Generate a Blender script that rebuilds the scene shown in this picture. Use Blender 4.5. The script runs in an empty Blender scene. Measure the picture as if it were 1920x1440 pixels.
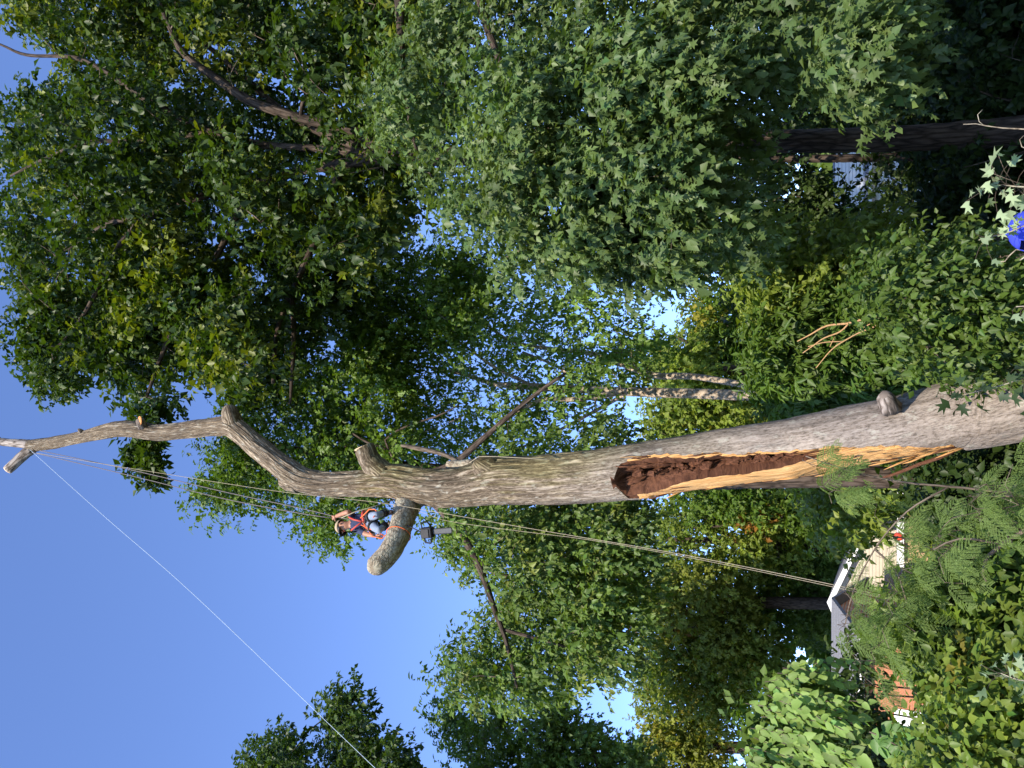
import bpy, math, random
import numpy as np
from mathutils import Vector, Matrix
S = bpy.context.scene
COL = S.collection
rng = np.random.default_rng(7)
random.seed(7)

# ------------------------------------------------------------------ camera, sky, sun, exposure
PITCH = math.radians(25.5); FPX = 1520.0; CAMZ = 2.35
FW = np.array([0, math.cos(PITCH), math.sin(PITCH)])
UPV = np.array([0, -math.sin(PITCH), math.cos(PITCH)])
RT = np.array([1.0, 0, 0]); CAMP = np.array([0, 0, CAMZ])
cd = bpy.data.cameras.new('camera'); cam = bpy.data.objects.new('camera', cd); COL.objects.link(cam)
cd.sensor_width = 36; cd.sensor_fit = 'HORIZONTAL'; cd.lens = 36 * FPX / 1920; cd.clip_end = 3000; cd.clip_start = .05
m = Matrix.Identity(4)                        # the phone was held sideways: image left is up
for i, ax in enumerate((-UPV, RT, -FW)):
    for k in range(3): m[k][i] = ax[k]
for k in range(3): m[k][3] = CAMP[k]
cam.matrix_world = m; S.camera = cam

SUN_EL = math.radians(36); SUN_AZ = math.radians(191)      # from behind the camera, a little to the left
W = bpy.data.worlds.new('World'); S.world = W; W.use_nodes = True
wn = W.node_tree; bg = wn.nodes['Background']
sky = wn.nodes.new('ShaderNodeTexSky'); sky.sky_type = 'NISHITA'; sky.sun_disc = False
sky.sun_elevation = SUN_EL; sky.sun_rotation = SUN_AZ; sky.air_density = 1.0; sky.dust_density = .0; sky.ozone_density = 3.0; sky.altitude = 3200
tint = wn.nodes.new('ShaderNodeMix'); tint.data_type = 'RGBA'; tint.blend_type = 'MULTIPLY'; tint.inputs[0].default_value = 1; tint.inputs[7].default_value = (1.24, 1.25, 1.46, 1)
wn.links.new(sky.outputs[0], tint.inputs[6]); wn.links.new(tint.outputs[2], bg.inputs[0]); bg.inputs[1].default_value = 0.15
sd = bpy.data.lights.new('sun', 'SUN'); sun = bpy.data.objects.new('sun', sd); COL.objects.link(sun)
sd.energy = 4.2; sd.angle = math.radians(.55); sd.color = (1, .91, .76)
SUND = Vector((math.sin(SUN_AZ) * math.cos(SUN_EL), math.cos(SUN_AZ) * math.cos(SUN_EL), math.sin(SUN_EL)))
sun.rotation_euler = SUND.to_track_quat('Z', 'Y').to_euler(); sun.location = (0, -20, 40)
S.view_settings.view_transform = 'Standard'; S.view_settings.look = 'None'
S.view_settings.exposure = 1.08; S.view_settings.gamma = 1
S.cycles.max_bounces = 6; S.cycles.transparent_max_bounces = 4; S.cycles.transmission_bounces = 4; S.cycles.diffuse_bounces = 3

def ray(x, y):
    return FW + (720 - y) / FPX * RT + (960 - x) / FPX * UPV
def P(x, y, Y):
    """photo pixel + distance ahead in metres -> point in the place"""
    d = ray(x, y); return CAMP + d * (Y / d[1])
def pxm(x, y, Y):
    return (Y / ray(x, y)[1]) / FPX           # metres per pixel there

# ------------------------------------------------------------------ materials
def nmat(name):
    mt = bpy.data.materials.new(name); mt.use_nodes = True
    return mt, mt.node_tree.nodes, mt.node_tree.links, mt.node_tree.nodes['Principled BSDF']
def ramp(n, stops):
    r = n.new('ShaderNodeValToRGB'); e = r.color_ramp.elements
    while len(e) < len(stops): e.new(.5)
    for el, (p, c) in zip(e, stops): el.position = p; el.color = (*c, 1)
    return r
def plain(name, c, rough=.6, spec=.4, var=.18, scale=14, bump=.1, metal=0):
    mt, n, l, b = nmat(name)
    tc = n.new('ShaderNodeTexCoord'); no = n.new('ShaderNodeTexNoise'); no.inputs['Scale'].default_value = scale; no.inputs['Detail'].default_value = 6
    l.new(tc.outputs['Object'], no.inputs['Vector'])
    r = ramp(n, [(.3, [k * (1 - var) for k in c]), (.7, [min(1, k * (1 + var)) for k in c])]); l.new(no.outputs[0], r.inputs[0]); l.new(r.outputs[0], b.inputs['Base Color'])
    bp = n.new('ShaderNodeBump'); bp.inputs['Strength'].default_value = bump; bp.inputs['Distance'].default_value = .02
    l.new(no.outputs[0], bp.inputs['Height']); l.new(bp.outputs[0], b.inputs['Normal'])
    b.inputs['Roughness'].default_value = rough; b.inputs['Specular IOR Level'].default_value = spec; b.inputs['Metallic'].default_value = metal
    return mt
def leafmat(name, transl=.32, rough=.48, spec=.3):
    mt, n, l, b = nmat(name)
    at = n.new('ShaderNodeAttribute'); at.attribute_name = 'col'
    l.new(at.outputs['Color'], b.inputs['Base Color']); b.inputs['Roughness'].default_value = rough; b.inputs['Specular IOR Level'].default_value = spec
    tr = n.new('ShaderNodeBsdfTranslucent'); mu = n.new('ShaderNodeMix'); mu.data_type = 'RGBA'; mu.blend_type = 'MULTIPLY'; mu.inputs[0].default_value = 1
    l.new(at.outputs['Color'], mu.inputs[6]); mu.inputs[7].default_value = (1.5, 1.6, .5, 1); l.new(mu.outputs[2], tr.inputs[0])
    mx = n.new('ShaderNodeMixShader'); mx.inputs[0].default_value = transl
    l.new(b.outputs[0], mx.inputs[1]); l.new(tr.outputs[0], mx.inputs[2]); l.new(mx.outputs[0], n['Material Output'].inputs[0])
    return mt
def barkmat(name, dark, mid, light, su=16, sv=3.0, bump=.6, moss=None, dist=.03, lichen=None):
    mt, n, l, b = nmat(name)
    uv = n.new('ShaderNodeUVMap'); mp = n.new('ShaderNodeMapping'); mp.inputs['Scale'].default_value = (su, sv, 1)
    l.new(uv.outputs[0], mp.inputs[0])
    a = n.new('ShaderNodeTexNoise'); a.inputs['Scale'].default_value = 1; a.inputs['Detail'].default_value = 7; a.inputs['Roughness'].default_value = .62; a.inputs['Distortion'].default_value = .6
    v = n.new('ShaderNodeTexVoronoi'); v.feature = 'DISTANCE_TO_EDGE'; v.inputs['Scale'].default_value = 1.0; v.inputs['Randomness'].default_value = 1
    nv = n.new('ShaderNodeMix'); nv.data_type = 'VECTOR'; nv.inputs[0].default_value = .35
    l.new(mp.outputs[0], a.inputs['Vector']); l.new(mp.outputs[0], nv.inputs[4]); l.new(a.outputs['Color'], nv.inputs[5]); l.new(nv.outputs[1], v.inputs['Vector'])
    mu = n.new('ShaderNodeMath'); mu.operation = 'MULTIPLY_ADD'; mu.use_clamp = True
    sm = n.new('ShaderNodeMath'); sm.operation = 'MINIMUM'; l.new(v.outputs['Distance'], sm.inputs[0]); sm.inputs[1].default_value = .22
    l.new(sm.outputs[0], mu.inputs[0]); mu.inputs[1].default_value = 1.6
    h2 = n.new('ShaderNodeMath'); h2.operation = 'MULTIPLY'; l.new(a.outputs[0], h2.inputs[0]); h2.inputs[1].default_value = .7; l.new(h2.outputs[0], mu.inputs[2])
    r = ramp(n, [(.26, dark), (.47, mid), (.78, light)]); l.new(mu.outputs[0], r.inputs[0])
    tc = n.new('ShaderNodeTexCoord'); big = n.new('ShaderNodeTexNoise'); big.inputs['Scale'].default_value = 1.1; big.inputs['Detail'].default_value = 5
    l.new(tc.outputs['Object'], big.inputs['Vector'])
    out = r.outputs[0]
    tone = n.new('ShaderNodeMix'); tone.data_type = 'RGBA'; tone.blend_type = 'MULTIPLY'; tr = ramp(n, [(.3, (.72, .70, .68)), (.7, (1.15, 1.12, 1.08))])
    l.new(big.outputs[0], tr.inputs[0]); tone.inputs[0].default_value = 1; l.new(out, tone.inputs[6]); l.new(tr.outputs[0], tone.inputs[7]); out = tone.outputs[2]
    if moss:                                   # moss grows on the side away from the open (+x) in patches
        sx = n.new('ShaderNodeSeparateXYZ'); ge = n.new('ShaderNodeNewGeometry'); l.new(ge.outputs['Normal'], sx.inputs[0])
        ma = n.new('ShaderNodeMath'); ma.operation = 'MULTIPLY_ADD'; l.new(sx.outputs[0], ma.inputs[0]); ma.inputs[1].default_value = .3; l.new(big.outputs[0], ma.inputs[2])
        sz = n.new('ShaderNodeSeparateXYZ'); l.new(tc.outputs['Object'], sz.inputs[0])
        mr = n.new('ShaderNodeMapRange'); l.new(sz.outputs[2], mr.inputs[0]); mr.inputs[1].default_value = 4.5; mr.inputs[2].default_value = 8
        rr = ramp(n, [(.42, (0, 0, 0)), (.66, (.75, .75, .75))]); l.new(ma.outputs[0], rr.inputs[0])
        mm = n.new('ShaderNodeMath'); mm.operation = 'MULTIPLY'; l.new(rr.outputs[0], mm.inputs[0]); l.new(mr.outputs[0], mm.inputs[1])
        mo = n.new('ShaderNodeMix'); mo.data_type = 'RGBA'; mo.blend_type = 'MULTIPLY'; l.new(mm.outputs[0], mo.inputs[0]); l.new(out, mo.inputs[6]); mo.inputs[7].default_value = (*moss, 1); out = mo.outputs[2]
    if lichen:
        ln = n.new('ShaderNodeTexNoise'); ln.inputs['Scale'].default_value = 9; ln.inputs['Detail'].default_value = 8; l.new(tc.outputs['Object'], ln.inputs['Vector'])
        lr = ramp(n, [(.44, (0, 0, 0)), (.62, (.7, .7, .7))]); l.new(ln.outputs[0], lr.inputs[0])
        lo = n.new('ShaderNodeMix'); lo.data_type = 'RGBA'; l.new(lr.outputs[0], lo.inputs[0]); l.new(out, lo.inputs[6]); lo.inputs[7].default_value = (*lichen, 1); out = lo.outputs[2]
    l.new(out, b.inputs['Base Color'])
    bp = n.new('ShaderNodeBump'); bp.inputs['Strength'].default_value = bump; bp.inputs['Distance'].default_value = dist
    l.new(mu.outputs[0], bp.inputs['Height']); l.new(bp.outputs[0], b.inputs['Normal'])
    b.inputs['Roughness'].default_value = .85; b.inputs['Specular IOR Level'].default_value = .15
    return mt
def mainbark(name):
    """silver maple: fine grey plates low down, deeper ridges and moss higher up"""
    mt, n, l, b = nmat(name)
    uv = n.new('ShaderNodeUVMap'); tc = n.new('ShaderNodeTexCoord'); sz = n.new('ShaderNodeSeparateXYZ'); l.new(tc.outputs['Object'], sz.inputs[0])
    def noise(su, sv, det, ro, dis=0):
        mp = n.new('ShaderNodeMapping'); mp.inputs['Scale'].default_value = (su, sv, 1); l.new(uv.outputs[0], mp.inputs[0])
        t = n.new('ShaderNodeTexNoise'); t.inputs['Scale'].default_value = 1; t.inputs['Detail'].default_value = det; t.inputs['Roughness'].default_value = ro; t.inputs['Distortion'].default_value = dis; l.new(mp.outputs[0], t.inputs['Vector']); return t.outputs[0]
    def mth(op, a, bb, c=None):
        q = n.new('ShaderNodeMath'); q.operation = op
        for i, v in enumerate((a, bb, c)):
            if v is None: continue
            if isinstance(v, (int, float)): q.inputs[i].default_value = v
            else: l.new(v, q.inputs[i])
        return q.outputs[0]
    up = n.new('ShaderNodeMapRange'); l.new(sz.outputs[2], up.inputs[0]); up.inputs[1].default_value = 4.2; up.inputs[2].default_value = 8.0
    fiss = noise(13, 2.0, 6, .68, .9); flake = noise(40, 15, 6, .72); speck = noise(85, 45, 3, .6)
    rid = mth('ABSOLUTE', mth('SUBTRACT', fiss, .5), 0); rid = mth('MULTIPLY', rid, 6.0); rid = mth('MINIMUM', rid, 1.0)      # 0 in the cracks
    low = mth('MULTIPLY_ADD', flake, .75, mth('MULTIPLY', rid, .16)); high = mth('MULTIPLY_ADD', rid, .52, mth('MULTIPLY', flake, .42))
    mx = n.new('ShaderNodeMix'); l.new(up.outputs[0], mx.inputs[0]); l.new(low, mx.inputs[2]); l.new(high, mx.inputs[3]); h = mx.outputs[0]
    r1 = ramp(n, [(.28, (.085, .07, .057)), (.42, (.275, .235, .20)), (.62, (.39, .345, .305))]); l.new(h, r1.inputs[0])
    r2 = ramp(n, [(.16, (.032, .023, .015)), (.38, (.20, .158, .112)), (.68, (.43, .365, .275))]); l.new(h, r2.inputs[0])
    cm = n.new('ShaderNodeMix'); cm.data_type = 'RGBA'; l.new(up.outputs[0], cm.inputs[0]); l.new(r1.outputs[0], cm.inputs[6]); l.new(r2.outputs[0], cm.inputs[7])
    sp = ramp(n, [(.28, (.32, .3, .28)), (.36, (1, 1, 1))]); l.new(speck, sp.inputs[0])
    m2 = n.new('ShaderNodeMix'); m2.data_type = 'RGBA'; m2.blend_type = 'MULTIPLY'; m2.inputs[0].default_value = .8; l.new(cm.outputs[2], m2.inputs[6]); l.new(sp.outputs[0], m2.inputs[7])
    big = n.new('ShaderNodeTexNoise'); big.inputs['Scale'].default_value = .9; big.inputs['Detail'].default_value = 6; l.new(tc.outputs['Object'], big.inputs['Vector'])
    tr = ramp(n, [(.32, (.74, .72, .72)), (.68, (1.12, 1.08, 1.04))]); l.new(big.outputs[0], tr.inputs[0])
    m3 = n.new('ShaderNodeMix'); m3.data_type = 'RGBA'; m3.blend_type = 'MULTIPLY'; m3.inputs[0].default_value = 1; l.new(m2.outputs[2], m3.inputs[6]); l.new(tr.outputs[0], m3.inputs[7])
    st = ramp(n, [(.36, (.58, .54, .5)), (.5, (1, 1, 1))]); l.new(noise(3.2, .5, 6, .65, .5), st.inputs[0])          # dark run-off streaks
    m5 = n.new('ShaderNodeMix'); m5.data_type = 'RGBA'; m5.blend_type = 'MULTIPLY'; m5.inputs[0].default_value = .75; l.new(m3.outputs[2], m5.inputs[6]); l.new(st.outputs[0], m5.inputs[7])
    li = ramp(n, [(.57, (0, 0, 0)), (.66, (.55, .55, .55))]); l.new(noise(7, 5, 7, .65, .3), li.inputs[0])             # lichen crusts
    m6 = n.new('ShaderNodeMix'); m6.data_type = 'RGBA'; l.new(li.outputs[0], m6.inputs[0]); l.new(m5.outputs[2], m6.inputs[6]); m6.inputs[7].default_value = (.40, .385, .32, 1); m3 = m6
    ge = n.new('ShaderNodeNewGeometry'); sx = n.new('ShaderNodeSeparateXYZ'); l.new(ge.outputs['Normal'], sx.inputs[0])
    ms = mth('MULTIPLY_ADD', sx.outputs[0], .3, big.outputs[0]); rr = ramp(n, [(.46, (0, 0, 0)), (.74, (1, 1, 1))]); l.new(ms, rr.inputs[0])
    up2 = n.new('ShaderNodeMapRange'); l.new(sz.outputs[2], up2.inputs[0]); up2.inputs[1].default_value = 4.0; up2.inputs[2].default_value = 7.0
    dn = n.new('ShaderNodeMapRange'); l.new(sz.outputs[2], dn.inputs[0]); dn.inputs[1].default_value = 12.0; dn.inputs[2].default_value = 9.8
    mf = mth('MULTIPLY', mth('MULTIPLY', rr.outputs[0], up2.outputs[0]), dn.outputs[0])
    m4 = n.new('ShaderNodeMix'); m4.data_type = 'RGBA'; m4.blend_type = 'MULTIPLY'; l.new(mf, m4.inputs[0]); l.new(m3.outputs[2], m4.inputs[6]); m4.inputs[7].default_value = (.80, .82, .56, 1)
    l.new(m4.outputs[2], b.inputs['Base Color'])
    bp = n.new('ShaderNodeBump'); bp.inputs['Strength'].default_value = .6; bp.inputs['Distance'].default_value = .03; l.new(h, bp.inputs['Height']); l.new(bp.outputs[0], b.inputs['Normal'])
    b.inputs['Roughness'].default_value = .88; b.inputs['Specular IOR Level'].default_value = .12
    return mt
def woodmat(name, dark, light, su=60, sv=1.2, bump=.5, extra=None):
    mt, n, l, b = nmat(name)
    uv = n.new('ShaderNodeUVMap'); mp = n.new('ShaderNodeMapping'); mp.inputs['Scale'].default_value = (su, sv, 1); l.new(uv.outputs[0], mp.inputs[0])
    a = n.new('ShaderNodeTexNoise'); a.inputs['Scale'].default_value = 1; a.inputs['Detail'].default_value = 8; a.inputs['Roughness'].default_value = .7; l.new(mp.outputs[0], a.inputs['Vector'])
    st = [(.3, dark), (.68, light)]
    if extra: st = [(.25, extra)] + [(.42, dark), (.7, light)]
    r = ramp(n, st); l.new(a.outputs[0], r.inputs[0]); l.new(r.outputs[0], b.inputs['Base Color'])
    bp = n.new('ShaderNodeBump'); bp.inputs['Strength'].default_value = bump; bp.inputs['Distance'].default_value = .03; l.new(a.outputs[0], bp.inputs['Height']); l.new(bp.outputs[0], b.inputs['Normal'])
    b.inputs['Roughness'].default_value = .8; b.inputs['Specular IOR Level'].default_value = .2
    return mt
M = {
 'leaf': leafmat('leaf_waxy'), 'leaf_matte': leafmat('leaf_soft', .38, .55, .3), 'frond': leafmat('leaf_feathery', .4, .6, .2),
 'bark_main': mainbark('bark_silver_maple'),
 'bark_limb': barkmat('bark_limb_lichen', (.09, .072, .05), (.24, .195, .14), (.40, .34, .25), 26, 18, .6, lichen=(.36, .335, .25)),
 'bark_top': barkmat('bark_upper_grey', (.04, .033, .028), (.17, .14, .12), (.36, .32, .29), 18, 4, .7, dist=.02),
 'bark_dark': barkmat('bark_oak_dark', (.014, .011, .008), (.05, .036, .027), (.10, .076, .06), 16, 3, .8),
 'bark_pale': barkmat('bark_poplar_pale', (.12, .09, .06), (.36, .29, .22), (.52, .44, .35), 8, 14, .4),
 'bark_twig': barkmat('bark_twig', (.04, .03, .022), (.11, .085, .065), (.2, .16, .12), 30, 6, .3, dist=.005),
 'bark_tan': plain('stem_tan_orange', (.40, .235, .11), .6, .3, .2, 30),
 'wood_fresh': woodmat('wood_fresh_torn', (.48, .24, .08), (.82, .52, .23), 46, 1.1, .9, extra=(.22, .10, .035)),
 'wood_rot': woodmat('wood_rotten_brown', (.075, .029, .015), (.17, .072, .036), 30, 14, 1.0, extra=(.012, .007, .005)),
 'wood_cut': plain('wood_sawn_pale', (.62, .44, .27), .7, .2, .2, 40, .3),
 'wood_cut_o': plain('wood_sawn_orange', (.62, .27, .09), .7, .2, .2, 40, .3),
}

# ------------------------------------------------------------------ object helpers
def link(o, parent=None):
    COL.objects.link(o)
    if parent is not None:
        o.parent = parent
        loc = parent.location            # parts sit in place coordinates; only the Empties are moved
        o.matrix_parent_inverse = Matrix.Translation(-Vector(loc))
    return o
def tag(o, label=None, cat=None, group=None, kind=None):
    if label: o['label'] = label
    if cat: o['category'] = cat
    if group: o['group'] = group
    if kind: o['kind'] = kind
    return o
def thing(name, loc, label, cat, group=None):
    o = bpy.data.objects.new(name, None); o.empty_display_size = .2; o.location = loc; COL.objects.link(o)
    return tag(o, label, cat, group)
class G:
    """collects verts / faces / uvs for ONE mesh object"""
    def __init__(s): s.v = []; s.f = []; s.uv = []; s.n = 0; s.mi = []
    def add(s, v, f, uv=None, mi=0):
        s.v.append(np.asarray(v, float)); s.f += [tuple(int(i) + s.n for i in q) for q in f]
        s.uv += uv if uv is not None else [[(0., 0.)] * len(q) for q in f]
        s.mi += [mi] * len(f); s.n += len(v); return s
    def tube(s, pts, rad, sides=8, cap=True, mi=0, jit=0):
        pts = np.asarray(pts, float); n = len(pts); rad = np.broadcast_to(np.asarray(rad, float), (n,))
        T = np.gradient(pts, axis=0); T /= np.linalg.norm(T, axis=1)[:, None] + 1e-12
        ref = np.array([0, -1, 0.]) if abs(T[0][1]) < .85 else np.array([1., 0, 0])
        V = []; L = np.concatenate([[0], np.cumsum(np.linalg.norm(np.diff(pts, axis=0), axis=1))])
        ang = np.linspace(0, 2 * math.pi, sides, endpoint=False)
        for i in range(n):
            e2 = ref - T[i] * ref.dot(T[i]); e2 /= np.linalg.norm(e2) + 1e-12; ref = e2; e1 = np.cross(T[i], e2)
            rr = rad[i] * (1 + (jit * rng.normal(size=sides) if jit else 0))
            V.append(pts[i] + (np.cos(ang) * rr)[:, None] * e2 + (np.sin(ang) * rr)[:, None] * e1)
        F = []; U = []; R0 = max(rad.mean(), 1e-4) * 2 * math.pi
        for i in range(n - 1):
            for k in range(sides):
                k2 = (k + 1) % sides
                F.append((i * sides + k, i * sides + k2, (i + 1) * sides + k2, (i + 1) * sides + k))
                a, b = k / sides * R0, (k + 1) / sides * R0; U.append([(a, L[i]), (b, L[i]), (b, L[i + 1]), (a, L[i + 1])])
        if cap:
            F.append(tuple(range(sides))[::-1]); U.append([(0, 0)] * sides)
            F.append(tuple((n - 1) * sides + k for k in range(sides))); U.append([(0, 0)] * sides)
        return s.add(np.concatenate(V), F, U, mi)
    def box(s, lo, hi, mi=0, mat=None):
        lo = np.asarray(lo, float); hi = np.asarray(hi, float)
        v = np.array([[(lo, hi)[(i >> k) & 1][k] for k in range(3)] for i in range(8)])
        if mat is not None: v = v @ np.asarray(mat.to_3x3()).T + np.asarray(mat.translation)
        f = [(0, 2, 3, 1), (4, 5, 7, 6), (0, 1, 5, 4), (2, 6, 7, 3), (0, 4, 6, 2), (1, 3, 7, 5)]
        return s.add(v, f, None, mi)
    def ball(s, c, r, u=12, w=8, mi=0, jit=0):
        r = np.broadcast_to(np.asarray(r, float), (3,)); V = [[0, 0, 1]]
        for i in range(1, w):
            a = math.pi * i / w
            for k in range(u):
                b = 2 * math.pi * k / u; V.append([math.sin(a) * math.cos(b), math.sin(a) * math.sin(b), math.cos(a)])
        V.append([0, 0, -1]); V = np.array(V)
        if jit: V *= (1 + jit * rng.normal(size=(len(V), 1)))
        F = [(0, 1 + k, 1 + (k + 1) % u) for k in range(u)]
        for i in range(w - 2):
            for k in range(u): F.append((1 + i * u + k, 1 + (i + 1) * u + k, 1 + (i + 1) * u + (k + 1) % u, 1 + i * u + (k + 1) % u))
        z = len(V) - 1; F += [(z, 1 + (w - 2) * u + (k + 1) % u, 1 + (w - 2) * u + k) for k in range(u)]
        uv = [[(float(V[i][0]) * r[0], float(V[i][2]) * r[2]) for i in q] for q in F]
        return s.add(V * r + np.asarray(c), F, uv, mi)
    def obj(s, name, mats, parent=None, smooth=True):
        me = bpy.data.meshes.new(name); me.from_pydata(np.concatenate(s.v).tolist(), [], s.f)
        ul = me.uv_layers.new(name='UVMap'); flat = [c for q in s.uv for p in q for c in p]
        ul.data.foreach_set('uv', np.array(flat, dtype=np.float32))
        for mt in (mats if isinstance(mats, (list, tuple)) else [mats]): me.materials.append(mt)
        if any(s.mi): me.polygons.foreach_set('material_index', s.mi)
        if smooth: me.polygons.foreach_set('use_smooth', [True] * len(s.f))
        me.update()
        return link(bpy.data.objects.new(name, me), parent)
def smooth_path(pts, step=.12):
    """Catmull-Rom through rows (any columns), resampled to about `step` metres"""
    p = np.asarray(pts, float); q = np.vstack([2 * p[0] - p[1], p, 2 * p[-1] - p[-2]]); out = []
    for i in range(1, len(q) - 2):
        n = max(1, int(np.linalg.norm(q[i + 1][:3] - q[i][:3]) / step))
        for t in np.arange(n) / n:
            a, b, c, d = q[i - 1], q[i], q[i + 1], q[i + 2]
            out.append(.5 * (2 * b + (c - a) * t + (2 * a - 5 * b + 4 * c - d) * t * t + (3 * b - a - 3 * c + d) * t ** 3))
    out.append(p[-1]); return np.array(out)
def pxpath(rows, Y, step=.12):
    """rows (x, y, half width px[, dY]) -> smooth points and radii in metres"""
    r = []
    for q in rows:
        yy = Y + (q[3] if len(q) > 3 else 0); r.append([*P(q[0], q[1], yy), q[2] * pxm(q[0], q[1], yy)])
    s = smooth_path(r, step); return s[:, :3], np.maximum(s[:, 3], .002)

# ------------------------------------------------------------------ leaves
def fan(outline, ctr, zf):
    o = [(x, y) for x, y in outline] + [(-x, y) for x, y in reversed(outline[1:-1])]
    v = [(ctr[0], ctr[1], -.05)] + [(x, y, zf * abs(x)) for x, y in o]; n = len(o)
    return np.array(v), np.array([(0, 1 + i, 1 + (i + 1) % n) for i in range(n)])
TPL = {
 'maple': (np.array([(0, 0, 0), (.46, .2, .1), (.17, .38, -.02), (.42, .76, .08), (.12, .62, -.02), (0, 1, -.06), (-.12, .62, -.02), (-.42, .76, .08), (-.17, .38, -.02), (-.46, .2, .1)]),
           np.array([(0, 1, 2), (2, 3, 4), (4, 5, 6), (6, 7, 8), (8, 9, 0), (0, 2, 8), (2, 4, 8), (4, 6, 8)])),
 'oak': (np.array([(0, 0, 0), (.27, .36, .06), (.1, .48, -.02), (.3, .78, .05), (0, 1, -.05), (-.3, .78, .05), (-.1, .48, -.02), (-.27, .36, .06)]), np.array([(0, 1, 2), (2, 3, 4), (4, 5, 6), (6, 7, 0), (0, 2, 6), (2, 4, 6)])),
 'ovate': fan([(0, 0), (.2, .1), (.34, .36), (.24, .7), (0, 1)], (0, .42), .22),
 'ov4': (np.array([(0, 0, 0), (.33, .36, .07), (0, 1, -.1), (-.33, .36, .07), (.2, .74, .04), (-.2, .74, .04)]), np.array([(0, 1, 4), (0, 4, 2), (0, 2, 5), (0, 5, 3)])),
 'quad': (np.array([(0, 0, 0), (.36, .45, .1), (0, 1, -.06), (-.36, .45, .1)]), np.array([(0, 1, 2), (0, 2, 3)])),
 'lance': (np.array([(0, 0, 0), (.15, .35, .05), (0, 1, -.12), (-.15, .35, .05)]), np.array([(0, 1, 2), (0, 2, 3)])),
}
def unit(a): return a / (np.linalg.norm(a, axis=-1, keepdims=True) + 1e-9)
def leafmesh(name, Pp, D, N, s, C, tpl, mat):
    tv, tf = TPL[tpl]; D = unit(D); N = unit(N - D * (N * D).sum(1)[:, None]); B = np.cross(D, N)
    n, k = len(Pp), len(tv)
    curl = rng.uniform(-.05, .55, (n, 1, 1)); tz = tv[None, :, 2, None] - curl * tv[None, :, 1, None] ** 2                # every leaf curls its own way
    V = Pp[:, None] + s[:, None, None] * (tv[None, :, 0, None] * B[:, None] + tv[None, :, 1, None] * D[:, None] + tz * N[:, None])
    Fi = (tf[None] + (np.arange(n) * k)[:, None, None]).reshape(-1, 3); nf = len(Fi)
    me = bpy.data.meshes.new(name); me.vertices.add(n * k); me.vertices.foreach_set('co', V.reshape(-1).astype(np.float32))
    me.loops.add(nf * 3); me.loops.foreach_set('vertex_index', Fi.reshape(-1).astype(np.int32))
    me.polygons.add(nf); me.polygons.foreach_set('loop_start', np.arange(0, nf * 3, 3, dtype=np.int32))
    try: me.polygons.foreach_set('loop_total', np.full(nf, 3, dtype=np.int32))
    except Exception: pass
    at = me.attributes.new('col', 'FLOAT_COLOR', 'POINT')
    cc = np.ones((n, k, 4), np.float32); cc[:, :, :3] = C[:, None]; at.data.foreach_set('color', cc.reshape(-1))
    me.materials.append(mat); me.update(calc_edges=True); return me
LIFT = np.array([1.54, 1.46, .84])
def vary(C, n, amt=.22):
    c = np.asarray(C, float); b = np.exp(rng.normal(0, amt, (n, 1))); h = rng.normal(0, amt * .4, (n, 1))
    return np.clip(c * b * np.hstack([1 + h * 1.4, 1 + 0 * h, 1 - h * .6]), .003, .8)
def sprays(C, R, per, K, size, cols, droop=.2, L=.28, flat=.75, outw=None, shell=.45, upn=.9, fy=.45, alt=None, altp=.0):
    """leaf arrays for clumps at C (n,3) of radius R (n,), `per` twigs each, K leaves a twig"""
    n = len(C); idx = np.repeat(np.arange(n), per); d = unit(rng.normal(size=(len(idx), 3)))
    rr = R[idx] * rng.uniform(0, 1, len(idx)) ** shell
    off = d * rr[:, None]; off[:, 2] *= flat; tip = C[idx] + off
    ax = unit(d * .8 + rng.normal(0, .5, d.shape) + (outw[idx] * .5 if outw is not None else 0) + np.array([0, 0, -droop]))
    j = np.repeat(np.arange(len(idx)), K); t = np.tile(np.linspace(0, 1, K), len(idx))
    side = unit(np.cross(ax[j], rng.normal(size=(len(j), 3))))
    Pp = tip[j] + ax[j] * (t * L)[:, None]
    D = unit(ax[j] * (.35 + .5 * t)[:, None] + side * .8 + np.array([0, 0, -droop * .8]))
    N = unit(np.array([0, -fy, upn]) + d[j] * .45 + rng.normal(0, .42, (len(j), 3)))
    s = size * np.exp(rng.normal(0, .2, len(j)))
    cols = [np.asarray(c) * LIFT for c in cols]; alt = None if alt is None else np.asarray(alt) * LIFT
    cl = cols[0] * np.ones((n, 1))
    if len(cols) > 1:
        w = rng.uniform(0, 1, (n, 1)); cl = cl * (1 - w) + np.asarray(cols[1]) * w
    if alt is not None: cl[rng.uniform(0, 1, n) < altp] = alt
    b = np.exp(rng.normal(0, .16, (n, 1))); Cc = np.clip((cl * b)[idx][j] * vary((1, 1, 1), len(j), .2), .003, .7)
    return Pp, D, N, s, Cc
def inpoly(x, y, poly):
    ins = np.zeros(len(x), bool); j = len(poly) - 1
    for i in range(len(poly)):
        (xi, yi), (xj, yj) = poly[i], poly[j]
        ins ^= ((yi > y) != (yj > y)) & (x < (xj - xi) * (y - yi) / (yj - yi + 1e-9) + xi); j = i
    return ins
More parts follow.
